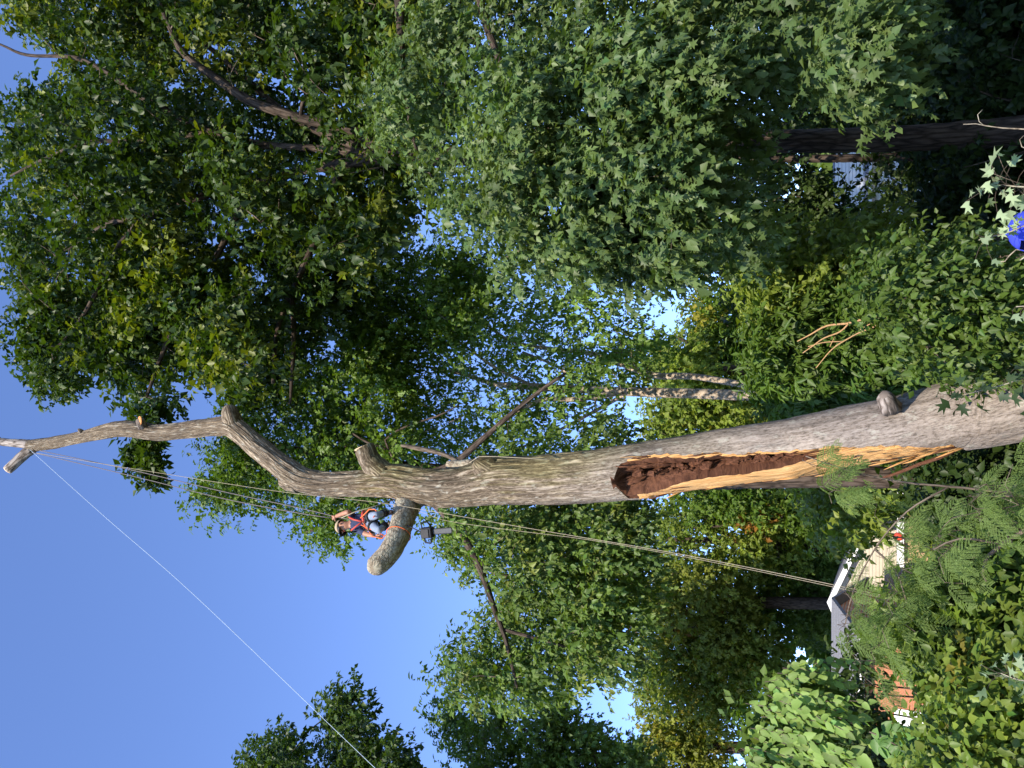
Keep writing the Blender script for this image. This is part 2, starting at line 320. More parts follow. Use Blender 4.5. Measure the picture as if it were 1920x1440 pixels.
def scatter(poly, n, Y0, Y1, holes=(), zmin=.25):
    """n points whose view lies in a photo polygon, spread over the real depth range Y0..Y1 (kept apart a little)"""
    pa = np.array(poly, float); lo, hi = pa.min(0), pa.max(0); got = np.zeros((0, 2)); 
    sp = .62 * math.sqrt(max(1, (hi - lo).prod()) / n)
    for _ in range(200):
        q = rng.uniform(lo, hi, (n * 2, 2)); ok = inpoly(q[:, 0], q[:, 1], poly)
        for hx, hy, hr in holes: ok &= (q[:, 0] - hx) ** 2 + (q[:, 1] - hy) ** 2 > hr * hr
        for w in q[ok]:
            if len(got) == 0 or ((got - w) ** 2).sum(1).min() > (sp * rng.uniform(.2, 1)) ** 2: got = np.vstack([got, w])
            if len(got) >= n: break
        if len(got) >= n: break
        sp *= .9
    Y = rng.uniform(Y0, Y1, len(got)); out = np.array([P(a, b, c) for (a, b), c in zip(got, Y)])
    return out[out[:, 2] > zmin]
def inframe(Pp):
    r = Pp - CAMP; f = r @ FW; x = 960 - FPX * (r @ UPV) / f; y = 720 - FPX * r[:, 0] / f
    return (f > 0) & (x > 5) & (x < 1915) & (y > 5) & (y < 1435)
def crown(root, arr, tpl, mat, name='crown', nparts=0, part='leaf'):
    """leaves of one plant: the nparts nearest in view as leaf objects, the rest one stuff part"""
    Pp, D, N, s, C = arr; keep = np.ones(len(Pp), bool)
    if nparts:
        di = np.linalg.norm(Pp - CAMP, axis=1) / s; di[~inframe(Pp)] = 1e9
        pick = np.argsort(di)[:nparts]; pick = pick[di[pick] < 1e8]; keep[pick] = False
        vs = []
        for v in range(6):
            c = C[pick[v::6]].mean(0, keepdims=True) if len(pick) > v else C[:1]
            c = c * (.75, .88, 1, 1.05, 1.15, 1.3)[v]
            vs.append(leafmesh(part, np.zeros((1, 3)), np.array([[0, 1., 0]]), np.array([[0, 0, 1.]]), np.ones(1), c, tpl, mat))
        for i, q in enumerate(pick):
            d = Vector(D[q]).normalized(); nn = Vector(N[q]); nn = (nn - d * nn.dot(d)).normalized(); b = d.cross(nn)
            o = bpy.data.objects.new(part, vs[i % 6]); link(o, root)
            o.matrix_basis = Matrix.Translation(Vector(Pp[q])) @ Matrix((b, d, nn)).transposed().to_4x4() @ Matrix.Scale(float(s[q]), 4)
    o = link(bpy.data.objects.new(name, leafmesh(name, Pp[keep], D[keep], N[keep], s[keep], C[keep], tpl, mat)), root); o['kind'] = 'stuff'
    return o
def twigs(root, C, limbpts, rad=.02, mat=None, name='twigs', lim=3.2, sides=4):
    """thin branches growing from the wood outwards, each clump joined to the nearest wood or finished twig"""
    g = G(); L = np.asarray(limbpts); todo = list(range(len(C))); D0 = np.array([np.linalg.norm(L - c, axis=1).min() for c in C]); todo.sort(key=lambda i: D0[i])
    for i in todo:
        c = C[i]; d = np.linalg.norm(L - c, axis=1) + .4 * np.maximum(0, L[:, 2] - c[2]); k = d.argmin(); dd = np.linalg.norm(L[k] - c)
        if dd > lim: continue
        a = L[k]; mid = (a + c) / 2 + rng.normal(0, .07 * dd + .01, 3) + np.array([0, 0, .06 * dd])
        p = smooth_path([a, mid, c], max(.22, dd / 5)); g.tube(p, np.linspace(rad * (.45 + .3 * min(dd, 3)), rad * .3, len(p)), sides, False)
        L = np.vstack([L, p[len(p) // 2:]])
    if g.n:
        o = g.obj(name, mat or M['bark_twig'], root); o['kind'] = 'stuff'; return o
def tree(name, label, cat, group, Y, trunk, limbs, C, R, leaf, bark, limbbark=None, twr=.02, nparts=0, base=None, fill=None):
    """trunk: rows px; limbs: list of row lists; C clump centres; leaf: dict for sprays"""
    tp, tr = pxpath(trunk, Y); b = tp[0].copy() if base is None else np.array(base); b[2] = 0
    if tp[0][2] > 0.02:                                         # carry the trunk down to the ground
        tp = np.vstack([[tp[0][0], tp[0][1], -.15], tp]); tr = np.concatenate([[tr[0] * 1.3], tr])
    root = thing(name, b, label, cat, group)
    G().tube(tp, tr, 14, jit=.02).obj('trunk', bark, root); pts = [tp]
    for lb in limbs:
        lp, lr = pxpath(lb, Y, .2); G().tube(lp, lr, 8, jit=.03).obj('limb', limbbark or bark, root); pts.append(lp)
    pts = np.vstack(pts); 
    if len(C):
        twigs(root, C, pts, twr, M['bark_twig'])
        lf = dict(leaf); tpl = lf.pop('tpl'); mt = lf.pop('mat', M['leaf']); ctr = C.mean(0)
        ow = unit(C - ctr)
        crown(root, sprays(C, R, outw=ow, **lf), tpl, mt, nparts=nparts)
        if fill:                                   # plainer leaves deep inside the clumps
            fl = dict(lf); fl['per'], fl['K'], fl['size'] = fill; fl['shell'] = .8; fl['L'] = .4
            crown(root, sprays(C, R * .9, outw=ow, **fl), 'quad', mt, 'inner_leaves')
    return root
def rads(n, a, b): return rng.uniform(a, b, n)

# ------------------------------------------------------------------ ground
def build_ground():
    g = G(); xs = np.concatenate([[-900, -300, -120], np.arange(-60, 61, 2.0), [120, 300, 900]]); ys = np.concatenate([[-300, -60], np.arange(-20, 81, 2.0), [140, 400, 1500]])
    V = []
    for y in ys:
        for x in xs: V.append((x, y, .07 * math.sin(x * .31 + y * .17) * math.cos(y * .23) - .06))
    nx = len(xs); F = [(j * nx + i, j * nx + i + 1, (j + 1) * nx + i + 1, (j + 1) * nx + i) for j in range(len(ys) - 1) for i in range(nx - 1)]
    g.add(V, F)
    mt, n, l, b = nmat('ground_litter')
    tc = n.new('ShaderNodeTexCoord'); no = n.new('ShaderNodeTexNoise'); no.inputs['Scale'].default_value = .6; no.inputs['Detail'].default_value = 12; l.new(tc.outputs['Object'], no.inputs['Vector'])
    r = ramp(n, [(.3, (.03, .045, .014)), (.5, (.05, .07, .022)), (.72, (.11, .085, .05))]); l.new(no.outputs[0], r.inputs[0]); l.new(r.outputs[0], b.inputs['Base Color']); b.inputs['Roughness'].default_value = .95
    tag(g.obj('ground', mt), kind='structure')
build_ground()

# ------------------------------------------------------------------ houses, fence
MH = {'white': plain('paint_white', (.66, .65, .62), .5, .4, .05, 6, .05), 'cream': plain('siding_cream', (.46, .40, .30), .6, .3, .06, 5, .05),
      'shingle': plain('shingle_grey', (.17, .17, .185), .9, .2, .25, 25, .4), 'tan': plain('stucco_tan', (.42, .27, .15), .85, .2, .12, 8, .2),
      'brick': None, 'brown': plain('fence_brown', (.20, .115, .06), .85, .2, .3, 12, .3), 'glass': plain('window_glass', (.03, .035, .04), .08, .6, .1, 3, 0),
      'door': plain('door_white', (.74, .73, .70), .5, .4, .04, 4, .03), 'red': plain('red_plastic', (.62, .07, .03), .4, .5, .1, 10, .03), 'trim': plain('trim_tan', (.52, .42, .31), .6, .3, .1, 9, .1)}
def brickmat():
    mt, n, l, b = nmat('brick_orange')
    tc = n.new('ShaderNodeTexCoord'); mp = n.new('ShaderNodeMapping'); mp.inputs['Rotation'].default_value = (math.pi / 2, 0, 0); l.new(tc.outputs['Object'], mp.inputs[0])
    br = n.new('ShaderNodeTexBrick'); br.inputs['Scale'].default_value = 4.4; br.inputs['Color1'].default_value = (.42, .15, .065, 1); br.inputs['Color2'].default_value = (.34, .12, .055, 1); br.inputs['Mortar'].default_value = (.36, .26, .19, 1); br.inputs['Mortar Size'].default_value = .014
    l.new(mp.outputs[0], br.inputs['Vector']); l.new(br.outputs[0], b.inputs['Base Color'])
    bp = n.new('ShaderNodeBump'); bp.inputs['Strength'].default_value = .4; bp.inputs['Distance'].default_value = .01; l.new(br.outputs['Fac'], bp.inputs['Height']); bp.invert = True; l.new(bp.outputs[0], b.inputs['Normal'])
    b.inputs['Roughness'].default_value = .9; return mt
MH['brick'] = brickmat()
def window(root, M4, x, z, w, h, panes=2):
    f = G(); t = .07
    for lo, hi in (((x - w / 2 - t, -.05, z - h / 2 - t), (x + w / 2 + t, .02, z - h / 2)), ((x - w / 2 - t, -.05, z + h / 2), (x + w / 2 + t, .02, z + h / 2 + t)),
                   ((x - w / 2 - t, -.05, z - h / 2), (x - w / 2, .02, z + h / 2)), ((x + w / 2, -.05, z - h / 2), (x + w / 2 + t, .02, z + h / 2)), ((x - w / 2, -.04, z - .025), (x + w / 2, .02, z + .025))): f.box(lo, hi, mat=M4)
    fo = f.obj('window', MH['white'], root, False)
    for s in (-1, 1): G().box((x - w / 2, -.012, z + (s - 1) * h / 4 + (.025 if s > 0 else 0)), (x + w / 2, .01, z + (s + 1) * h / 4 - (.025 if s < 0 else 0)), mat=M4).obj('pane', MH['glass'], fo, False)
def door(root, M4, x, w=.95, h=2.05, z0=.45):
    d = G().box((x - w / 2, -.045, z0), (x + w / 2, .0, z0 + h), mat=M4); dd = d.obj('door', MH['door'], root, False)
    G().ball(M4 @ Vector((x + w * .38, -.08, z0 + 1)), .035, 8, 6).obj('handle', MH['shingle'], dd)
def house(name, label, X0, X1, Y, depth, eave, ridge, wallmat, gable=False, boards=False, wins=(), doors=(), rot=0, group=None):
    """front wall on local y=0 from X0 to X1; ridge along the front (gable=False) or pointing at us"""
    root = thing(name, (X0, Y, 0), label, 'house', group); M4 = Matrix.Translation((X0, Y, 0)) @ Matrix.Rotation(rot, 4, 'Z'); w = X1 - X0
    if gable: v = [(0, 0, -.2), (w, 0, -.2), (w, 0, eave), (w / 2, 0, ridge), (0, 0, eave)]; v += [(a, depth, c) for a, b, c in v]
    else: v = [(0, 0, -.2), (0, depth, -.2), (0, depth, eave), (0, depth / 2, ridge), (0, 0, eave)]; v += [(w, b, c) for a, b, c in v]
    g = G(); vv = [M4 @ Vector(q) for q in v]; g.add([tuple(q) for q in vv], [(0, 1, 2, 3, 4), (9, 8, 7, 6, 5), (0, 5, 6, 1), (1, 6, 7, 2), (4, 9, 5, 0)]); g.obj('wall', wallmat, root, False)
    o = .45; th = .12; sl = (ridge - eave) / ((w if gable else depth) / 2)
    for s in (0, 1):
        g = G(); half = (w if gable else depth) / 2; e = eave - o * sl + .03; r = ridge + .03
        if gable:
            xe = -o if s == 0 else w + o; q = [(xe, -o, e), (w / 2, -o, r), (w / 2, depth + o, r), (xe, depth + o, e)]
        else:
            ye = -o if s == 0 else depth + o; q = [(-o, ye, e), (-o, depth / 2, r), (w + o, depth / 2, r), (w + o, ye, e)]
        q = q + [(a, b, c + th) for a, b, c in q]; qq = [tuple(M4 @ Vector(k)) for k in q]
        rf = g.add(qq, [(0, 1, 2, 3), (7, 6, 5, 4), (0, 4, 5, 1), (1, 5, 6, 2), (2, 6, 7, 3), (3, 7, 4, 0)]).obj('roof', MH['shingle'], root, False)
        f = G()
        if gable:
            xe2 = xe; a = Vector((xe2, -o - .03, e - .1)); b2 = Vector((w / 2, -o - .03, r - .1))
            pts = [a, b2, b2 + Vector((0, 0, .25)), a + Vector((0, 0, .25))]; pts += [p + Vector((0, .027, 0)) for p in pts]
            f.add([tuple(M4 @ p) for p in pts], [(0, 1, 2, 3), (7, 6, 5, 4), (0, 4, 5, 1), (3, 2, 6, 7), (0, 3, 7, 4), (1, 5, 6, 2)]); f.obj('rake_board', MH['white'], rf, False)
        elif s == 0:
            f.box((-o, -o - .13, e - .03), (w + o, -o - .003, e + .1), mat=M4); f.obj('gutter', MH['white'], rf, False)
            G().box((-o, -o + .02, e - .14), (w + o, -o + .06, e - .005), mat=M4).obj('fascia', MH['trim'], rf, False)
        # shingle courses
        if s == 0 and not gable:
            nrow = 14
            for i in range(nrow):
                t0, t1 = i / nrow, (i + 1.15) / nrow; y0, y1 = ye + (depth / 2 - ye) * t0, ye + (depth / 2 - ye) * min(t1, 1); z0, z1 = e + (r - e) * t0 + th, e + (r - e) * min(t1, 1) + th
                a = [(-o, y0, z0 + .003), (w + o, y0, z0 + .003), (w + o, y0, z0 + .03), (-o, y0, z0 + .03), (-o, y1, z1 + .004), (w + o, y1, z1 + .004)]
                G().add([tuple(M4 @ Vector(k)) for k in a], [(0, 1, 2, 3), (3, 2, 5, 4)]).obj('shingle_course', MH['shingle'], rf, False)
    if boards:
        z = .5
        while z < ridge - .25:
            if gable and z > eave: ins = (z + .13 - eave) / sl
            else: ins = 0
            if w - 2 * ins > .3: G().box((ins, -.03, z), (w - ins, -.004, z + .135), mat=M4).obj('siding_board', wallmat, root, False)
            z += .15
    for x, z, ww, h in wins: window(root, M4, x, z, ww, h)
    for x in doors: door(root, M4, x)
    return root
house('brick_house', 'orange brick house with long grey shingle roof and white door behind the vine mound', -21.5, -9.6, 33, 8.5, 3.7, 4.8, MH['brick'], wins=((3, 2.3, 1.1, 1.3), (6.6, 2.3, 1.1, 1.3)), doors=(9.1,))
house('siding_house', 'cream gabled house with white rake boards and horizontal siding beyond the feathery branches', -14.4, -7.0, 43, 9, 3.75, 5.35, MH['cream'], gable=True, boards=True, wins=((1.5, 2.2, 1, 1.2),))
house('pale_house', 'pale house with white siding seen in glints under the large oak', -1, 11, 40, 8, 3.6, 5.2, MH['white'], boards=True, wins=((2.5, 2.1, 1.2, 1.3), (9.5, 2.1, 1.2, 1.3)), doors=(6,))
house('corner_house', 'orange brick house glimpsed behind shaded leaves to the right of the large oak', 13.5, 24, 36, 8, 3.6, 5.2, MH['brick'], wins=((2, 2.1, 1.2, 1.3),))
def shed():
    root = thing('garden_shed', (-5, 37, 0), 'low tan shed with flat white roof edge beside the brown fence', 'shed')
    G().box((-7.3, 37, -.2), (-2.2, 41, 2.15)).obj('wall', MH['tan'], root, False)
    G().box((-7.5, 36.8, 2.155), (-2.0, 41.2, 2.42)).obj('roof', MH['white'], root, False)
    G().box((-3.6, 36.95, 0), (-2.7, 37, 1.95)).obj('door', MH['door'], root, False)
shed()
def fence():
    root = thing('plank_fence', (-11, 35.6, 0), 'brown wooden plank fence in dappled shade below the cream house', 'fence')
    x = -15.5; k = 0
    me = None
    while x < -7.45:
        g = G().box((0, 0, 0), (.142, .025, 1.95 + .0)); 
        if me is None: o = g.obj('plank', MH['brown'], root, False); me = o.data
        else: o = bpy.data.objects.new('plank', me); link(o, root)
        o.location = (x, 35.6 + random.uniform(-.008, .008), .02 + random.uniform(-.025, .02)); x += .15; k += 1
    for i in range(4):
        G().box((-15.4 + i * 2.6, 35.64, 0), (-15.3 + i * 2.6, 35.74, 2.0)).obj('post', MH['brown'], root, False)
    for z in (.4, 1.6): G().box((-15.5, 35.636, z), (-7.45, 35.638, z + .09)).obj('rail', MH['brown'], root, False)
fence()
g = G(); g.ball(P(1685, 1006, 35.3), (.17, .14, .2), 14, 10); tag(g.obj('red_marker', MH['red']), 'small bright red bucket at the top of the fence near the tan shed', 'marker')  # unidentified round red thing, modelled as a plain ball

# ------------------------------------------------------------------ the split trunk
TY = 11.0
MAIN = [(2200, 650, 150), (2120, 672, 118), (2000, 712, 95), (1920, 740, 84), (1850, 763, 76), (1780, 780, 66), (1700, 800, 62), (1600, 818, 58), (1500, 838, 57), (1400, 852, 55), (1300, 867, 53), (1220, 879, 53),
        (1150, 889, 51), (1100, 894, 49), (1000, 900, 45), (930, 903, 43), (860, 913, 36), (800, 913, 34), (740, 903, 31), (680, 906, 24), (620, 908, 22), (575, 903, 23), (548, 889, 24), (515, 864, 21), (483, 839, 19.5),
        (455, 814, 19), (434, 799, 19), (412, 799, 17), (360, 805, 15.5), (300, 811, 14), (260, 806, 15), (220, 805, 14.5), (180, 813, 12.5), (155, 819, 11), (100, 830, 11), (58, 836, 11.5)]
def interp(tab, x):
    t = np.array(sorted(tab)); return np.array([np.interp(x, t[:, 0], t[:, k]) for k in range(1, t.shape[1])])
#       x     bark edge, hollow from, hollow to, outer edge (fractions across the trunk), hollow depth
CAV = [(1165, .15, .2, .3, .35, 0), (1178, -.35, -.33, .80, .90, .55), (1220, -.52, -.46, .86, .99, .74), (1300, -.34, -.24, .58, 1.0, .86), (1400, -.14, -.06, .6, 1.0, .7), (1500, .04, .1, .5, 1.0, .5),
       (1540, .12, .2, .45, 1.0, .3), (1575, .22, .4, .5, 1.0, .05), (1700, .53, .6, .7, 1.0, .0), (1760, .8, .85, .9, 1.0, 0), (1788, .96, .97, .98, 1.0, 0)]
def fbm(a, b, seed=0):
    r = 0
    for k in range(4):
        f = 2 ** k; r = r + np.sin(a * f * 1.7 + b * f * 2.3 + seed + k * 1.3) * np.cos(b * f * 1.9 - a * f * 1.1 + seed * 2 + k) / f
    return r
VN = rng.uniform(-1, 1, (64, 64))
def vnoise(u, v):
    u = np.asarray(u, float) % 64; v = np.asarray(v, float) % 64; i = np.floor(u).astype(int); j = np.floor(v).astype(int); a = u - i; b = v - j; a = a * a * (3 - 2 * a); b = b * b * (3 - 2 * b)
    g = lambda p, q: VN[p % 64, q % 64]
    return g(i, j) * (1 - a) * (1 - b) + g(i + 1, j) * a * (1 - b) + g(i, j + 1) * (1 - a) * b + g(i + 1, j + 1) * a * b
def build_main():
    rows = []
    for x, y, w in MAIN: rows.append([*P(x, y, TY), w * pxm(x, y, TY), x])
    s = smooth_path(rows, .045); pts, rad, sx = s[:, :3], s[:, 3], s[:, 4]
    sides = 140; n = len(pts); T = unit(np.gradient(pts, axis=0)); th = np.linspace(-math.pi, math.pi, sides, endpoint=False)
    L = np.concatenate([[0], np.cumsum(np.linalg.norm(np.diff(pts, axis=0), axis=1))])
    V = np.zeros((n, sides, 3)); cls = np.zeros((n, sides), int); TH = np.tile(th, (n, 1)); KA, K0, K1, KB = 52, 59, 93, 108
    th_base = th.copy()
    for i in range(n):
        th = th_base.copy(); e1 = np.array([-1., 0, 0]); e1 = unit(e1 - T[i] * e1.dot(T[i])); e2 = np.cross(e1, T[i])
        if e2[1] > 0: e2 = -e2
        # real relief: plates and gentle lobes
        rr = rad[i] * (1 + .025 * fbm(th * 2, L[i] * .9 + 0 * th, 1) + .012 * fbm(th * 9, L[i] * 2.2 + 0 * th, 4)) + (.007 + .016 * np.clip((pts[i][2] - 4.5) / 3, 0, 1)) * (vnoise(th * 9, L[i] * 1.6) + .7 * vnoise(th * 19 + 7, L[i] * 3.7)) * min(1, rad[i] / .25)
        x = sx[i]
        if x > 1950: rr = rr * (1 + .16 * (x - 1950) / 250 * np.maximum(0, np.cos(th * 5 + 1)))
        wz = float(np.clip(min((x - 1105) / 60, (1850 - x) / 60), 0, 1)); TH[i] = th
        if wz > 0:                                  # gather the mesh columns along the edges of the tear
            xc = min(max(x, 1166), 1787)
            a, h0, h1, b, dp = interp(CAV, xc); jn = .10 * float(vnoise(x * .05, 3.3)) + .08 * float(vnoise(x * .22, 8.1)) + .05 * float(vnoise(x * .6, 1.7))
            ta = math.asin(np.clip(a + jn * .6, -1, 1)); tb = math.asin(min(1, b)) if b < .99 else math.radians(104); t0 = math.asin(np.clip(h0 + jn * .5, -1, 1)); t1 = math.asin(np.clip(h1 + jn * .3, -1, .99))
            t0 = max(t0, ta + .02); t1 = max(t1, t0 + .02); tb = max(tb, t1 + .04)
            th = th_base * (1 - wz) + wz * np.interp(np.arange(sides), [0, KA, K0, K1, KB, sides], [-math.pi, ta, t0, t1, tb, math.pi]); TH[i] = th
            rr = rad[i] * (1 + .025 * fbm(th * 2, L[i] * .9 + 0 * th, 1) + .012 * fbm(th * 9, L[i] * 2.2 + 0 * th, 4)) + .006 * vnoise(th * 9, L[i] * 1.6)
        if 1165 < x < 1788:
            ci = np.arange(sides); ins = (ci > KA) & (ci < KB); cls[i, KA:KB] = 1
            mid = (ta + tb) / 2; half = (tb - ta) / 2
            chord = rad[i] * math.cos(half) / np.cos(np.clip(th - mid, -half, half))
            flatw = np.clip((x - 1480) / 90, 0, 1)
            grain = .018 * np.sin(th * 55 + .6 * math.sin(L[i] * 3)) + .012 * np.sin(th * 130 + L[i] * 2)
            rwood = (rad[i] * (.955 + grain * .6)) * (1 - flatw) + flatw * (chord * .97 + rad[i] * grain * 1.3)
            rr = np.where(ins, rwood, rr)
            if dp > 0:
                q = np.clip((th - t0) / max(.01, t1 - t0), 0, 1); prof = np.clip(np.sin(q * math.pi), 0, 1) ** .45
                inn = (ci > K0) & (ci < K1)
                rough = 1 + .34 * vnoise(th * 5, L[i] * 3.1) + .30 * vnoise(th * 11 + 20, L[i] * 8) + .2 * vnoise(th * 23 + 9, L[i] * 19) + .06 * rng.normal(size=sides)
                rr = np.where(inn, rr * (1 - dp * prof * rough), rr)
                if dp > .06: cls[i, K0:K1] = 2
                if x < 1232: cls[i, KA:(KB if x < 1200 else K1)] = 2
        V[i] = pts[i] + (np.sin(th) * rr)[:, None] * e1 + (np.cos(th) * rr)[:, None] * e2
    root = thing('split_tree', (pts[0][0], pts[0][1], 0), 'tall bare trunk with a long torn hollow and cut limbs, climber on its side limb', 'tree')
    for c, nm, mt in ((0, 'trunk', M['bark_main']), (1, 'torn_wood', M['wood_fresh']), (2, 'rotten_hollow', M['wood_rot'])):
        F = []; U = []
        for i in range(n - 1):
            for k in range(sides):
                k2 = (k + 1) % sides
                if cls[i, k] == c:
                    F.append((i * sides + k, i * sides + k2, (i + 1) * sides + k2, (i + 1) * sides + k))
                    w2 = math.pi if k2 == 0 else None; a, b, a2, b2 = TH[i, k] * .5, (w2 or TH[i, k2]) * .5, TH[i + 1, k] * .5, (w2 or TH[i + 1, k2]) * .5; U.append([(a, L[i]), (b, L[i]), (b2, L[i + 1]), (a2, L[i + 1])])
        if not F: continue
        used = sorted({i for q in F for i in q}); mp = {o: j for j, o in enumerate(used)}
        G().add(V.reshape(-1, 3)[used], [tuple(mp[i] for i in q) for q in F], U).obj(nm, mt, root)
    # loose splinters along the tear
    spl = []
    for x, fr, ln in [(1200, -.45, .16), (1180, -.3, .2), (1235, .97, .25), (1262, 1.0, .2), (1215, .93, .15), (1330, -.28, .2), (1375, -.15, .16), (1440, -.08, .22), (1525, .12, .2), (1600, .3, .25), (1660, .95, .3), (1690, 1.0, .35), (1705, .98, .22), (1740, .9, .28), (1768, .9, .25), (1780, .97, .3), (1550, 1.0, .25), (1480, .98, .2)]:
        i = int(np.abs(sx - x).argmin()); e1 = np.array([-1., 0, 0]); e1 = unit(e1 - T[i] * e1.dot(T[i])); e2 = np.cross(e1, T[i]); e2 = -e2 if e2[1] > 0 else e2
        a = math.asin(np.clip(fr, -1, 1)); r = rad[i] * .97; p = pts[i] + r * (math.sin(a) * e1 + math.cos(a) * e2); d = unit(T[i] * random.choice((1, -1, 1)) + .1 * e1 + .12 * e2 + rng.normal(0, .08, 3))
        G().tube([p - d * .05, p + d * ln * .5 + rng.normal(0, .008, 3), p + d * ln], [.017, .012, .002], 5).obj('splinter', M['wood_fresh'] if random.random() < .75 else M['wood_rot'], root)
    for k in range(80):                                        # thin fibres standing off the torn wood
        x = random.uniform(1215, 1785); a_, h0, h1, b_, dp = interp(CAV, x); i = int(np.abs(sx - x).argmin()); fr = random.choice((a_ + .01, random.uniform(h1, b_), b_ - .01, random.uniform(a_, h0)))
        e1 = np.array([-1., 0, 0]); e1 = unit(e1 - T[i] * e1.dot(T[i])); e2 = np.cross(e1, T[i]); e2 = -e2 if e2[1] > 0 else e2
        q = math.asin(np.clip(fr, -1, 1)); p = pts[i] + rad[i] * (.96 if x < 1500 else .9) * (math.sin(q) * e1 + math.cos(q) * e2); d = unit(T[i] * random.choice((1, -1)) + rng.normal(0, .07, 3) + .06 * e2); ln = random.uniform(.08, .34); w = random.uniform(.003, .009)
        G().tube([p - d * .04, p + d * ln * .5 + rng.normal(0, .006, 3), p + d * ln], [w, w * .8, .001], 4).obj('splinter', random.choice((M['wood_fresh'], M['wood_fresh'], M['wood_rot'])), root)
    for k in range(46):                                        # crumbled rot lying in the hollow
        x = random.uniform(1190, 1490); a_, h0, h1, b_, dp = interp(CAV, x); i = int(np.abs(sx - x).argmin()); fr = random.uniform(h0 + .1, h1 - .05)
        e1 = np.array([-1., 0, 0]); e1 = unit(e1 - T[i] * e1.dot(T[i])); e2 = np.cross(e1, T[i]); e2 = -e2 if e2[1] > 0 else e2
        q = math.asin(np.clip(fr, -1, 1)); p = pts[i] + rad[i] * (1 - dp * random.uniform(.55, .95)) * (math.sin(q) * e1 + math.cos(q) * e2); z = random.uniform(.018, .05)
        G().ball(p, (z, z, z * random.uniform(1, 2.4)), 7, 5, jit=.28).obj('rot_lump', M['wood_rot'], root, False)
    # side limb the climber stands on: leaves to the left and comes towards us
    def limb(rows, mat, name='limb', sides=20, step=.06, jit=.025):
        r = []
        for q in rows:
            yy = TY + q[3]; r.append([*P(q[0], q[1], yy), q[2] * pxm(q[0], q[1], yy)])
        s2 = smooth_path(r, step); return G().tube(s2[:, :3], s2[:, 3], sides, True, jit=jit).obj(name, mat, root), s2
    _, lp = limb([(812, 900, 20, .3), (790, 918, 25, .2), (772, 936, 25, .06), (761, 956, 24, -.16), (754, 980, 22, -.42), (745, 1008, 21.5, -.65), (730, 1035, 21, -.85), (714, 1054, 20.5, -1.0), (705, 1062, 19, -1.1), (701, 1066, 14, -1.17), (700, 1067, 6, -1.19)], M['bark_limb'], sides=28)
    # cut stub to the right
    limb([(725, 895, 26, 0), (705, 878, 23, 0), (692, 860, 20, -.02), (685, 843, 19.5, -.05), (683.4, 840.2, 19, -.05)], M['bark_main'], 'stub', 24)
    c = P(683, 839.4, TY - .052); d = P(682.2, 837, TY - .052)
    G().tube([c, c + unit(d - c) * .012], 18.5 * pxm(683, 839, TY), 20).obj('cut_face', M['wood_cut'], root)
    # knuckle where the leader bends
    limb([(440, 797, 17, 0), (434, 784, 17.5, -.02), (431, 772, 16, -.03), (430, 763, 12, -.03), (430, 758.5, 5, -.03)], M['bark_main'], 'knob', 18, jit=.06)
    limb([(560, 905, 20, 0), (542, 903, 18, -.03), (531, 899, 14, -.05), (526, 896, 6, -.05)], M['bark_main'], 'knob', 16, jit=.05)
    limb([(925, 885, 30, -.05), (905, 873, 25, -.1), (895, 865, 16, -.12), (893, 862, 6, -.12)], M['bark_main'], 'knob', 18, jit=.06)
    limb([(890, 872, 12, .12), (866, 873, 11, .15), (848, 873, 10, .15), (840, 873, 9, .15)], M['bark_limb'], 'stub', 14)
    limb([(880, 884, 4, .15), (850, 860, 4, .2), (815, 847, 4.2, .2), (790, 842, 4.5, .2), (760, 836, 3.5, .2), (752, 835.5, 2, .2)], M['bark_twig'], 'stub', 10)
    limb([(1668, 765, 20, -.4), (1664, 752, 16, -.5), (1660, 744, 14.5, -.56), (1657, 740, 9, -.6)], M['bark_top'], 'knob', 18, jit=.09)
    limb([(268, 800, 9, -.1), (264, 793, 8.5, -.16), (263, 789, 8, -.2)], M['bark_top'], 'stub', 14)
    c = P(263, 788.6, TY - .202); G().tube([c, c + np.array([.0, -.012, .004])], 8.4 * pxm(263, 789, TY), 14).obj('cut_face', M['wood_cut_o'], root)
    limb([(155, 812, 6, -.05), (150, 807, 4, -.08), (147, 805, 2, -.08)], M['bark_top'], 'stub', 10)
    # fork at the top
    limb([(70, 836, 11, 0), (45, 832, 8.5, 0), (20, 830, 7.5, 0), (-20, 826, 7, 0), (-60, 818, 6, 0), (-110, 822, 5, 0)], M['bark_top'], 'limb', 14)
    limb([(2, 826, 4, 0), (-12, 816, 3, 0), (-40, 806, 2, .1)], M['bark_top'], 'limb', 8)
    limb([(62, 840, 10, 0), (46, 852, 10, -.05), (30, 867, 9.5, -.12), (16, 880, 9, -.18)], M['bark_top'], 'stub', 16)
    c = P(15.6, 880.4, TY - .182); d = P(10, 886, TY - .25); G().tube([c, c + unit(d - c) * .014], 8.6 * pxm(15, 880, TY), 16).obj('cut_face', M['wood_cut'], root)
    # torn strip hanging below the tear
    g = G(); p = pxpath([(1790, 846, 3.2, -.1), (1760, 858, 4, -.1), (1720, 872, 3.5, -.05), (1680, 888, 3, 0), (1650, 898, 2, .05)], TY); g.tube(p[0], p[1], 6, jit=.1); g.obj('bark_strip', M['wood_rot'], root)
    return root, lp
main_root, limb_path = build_main()

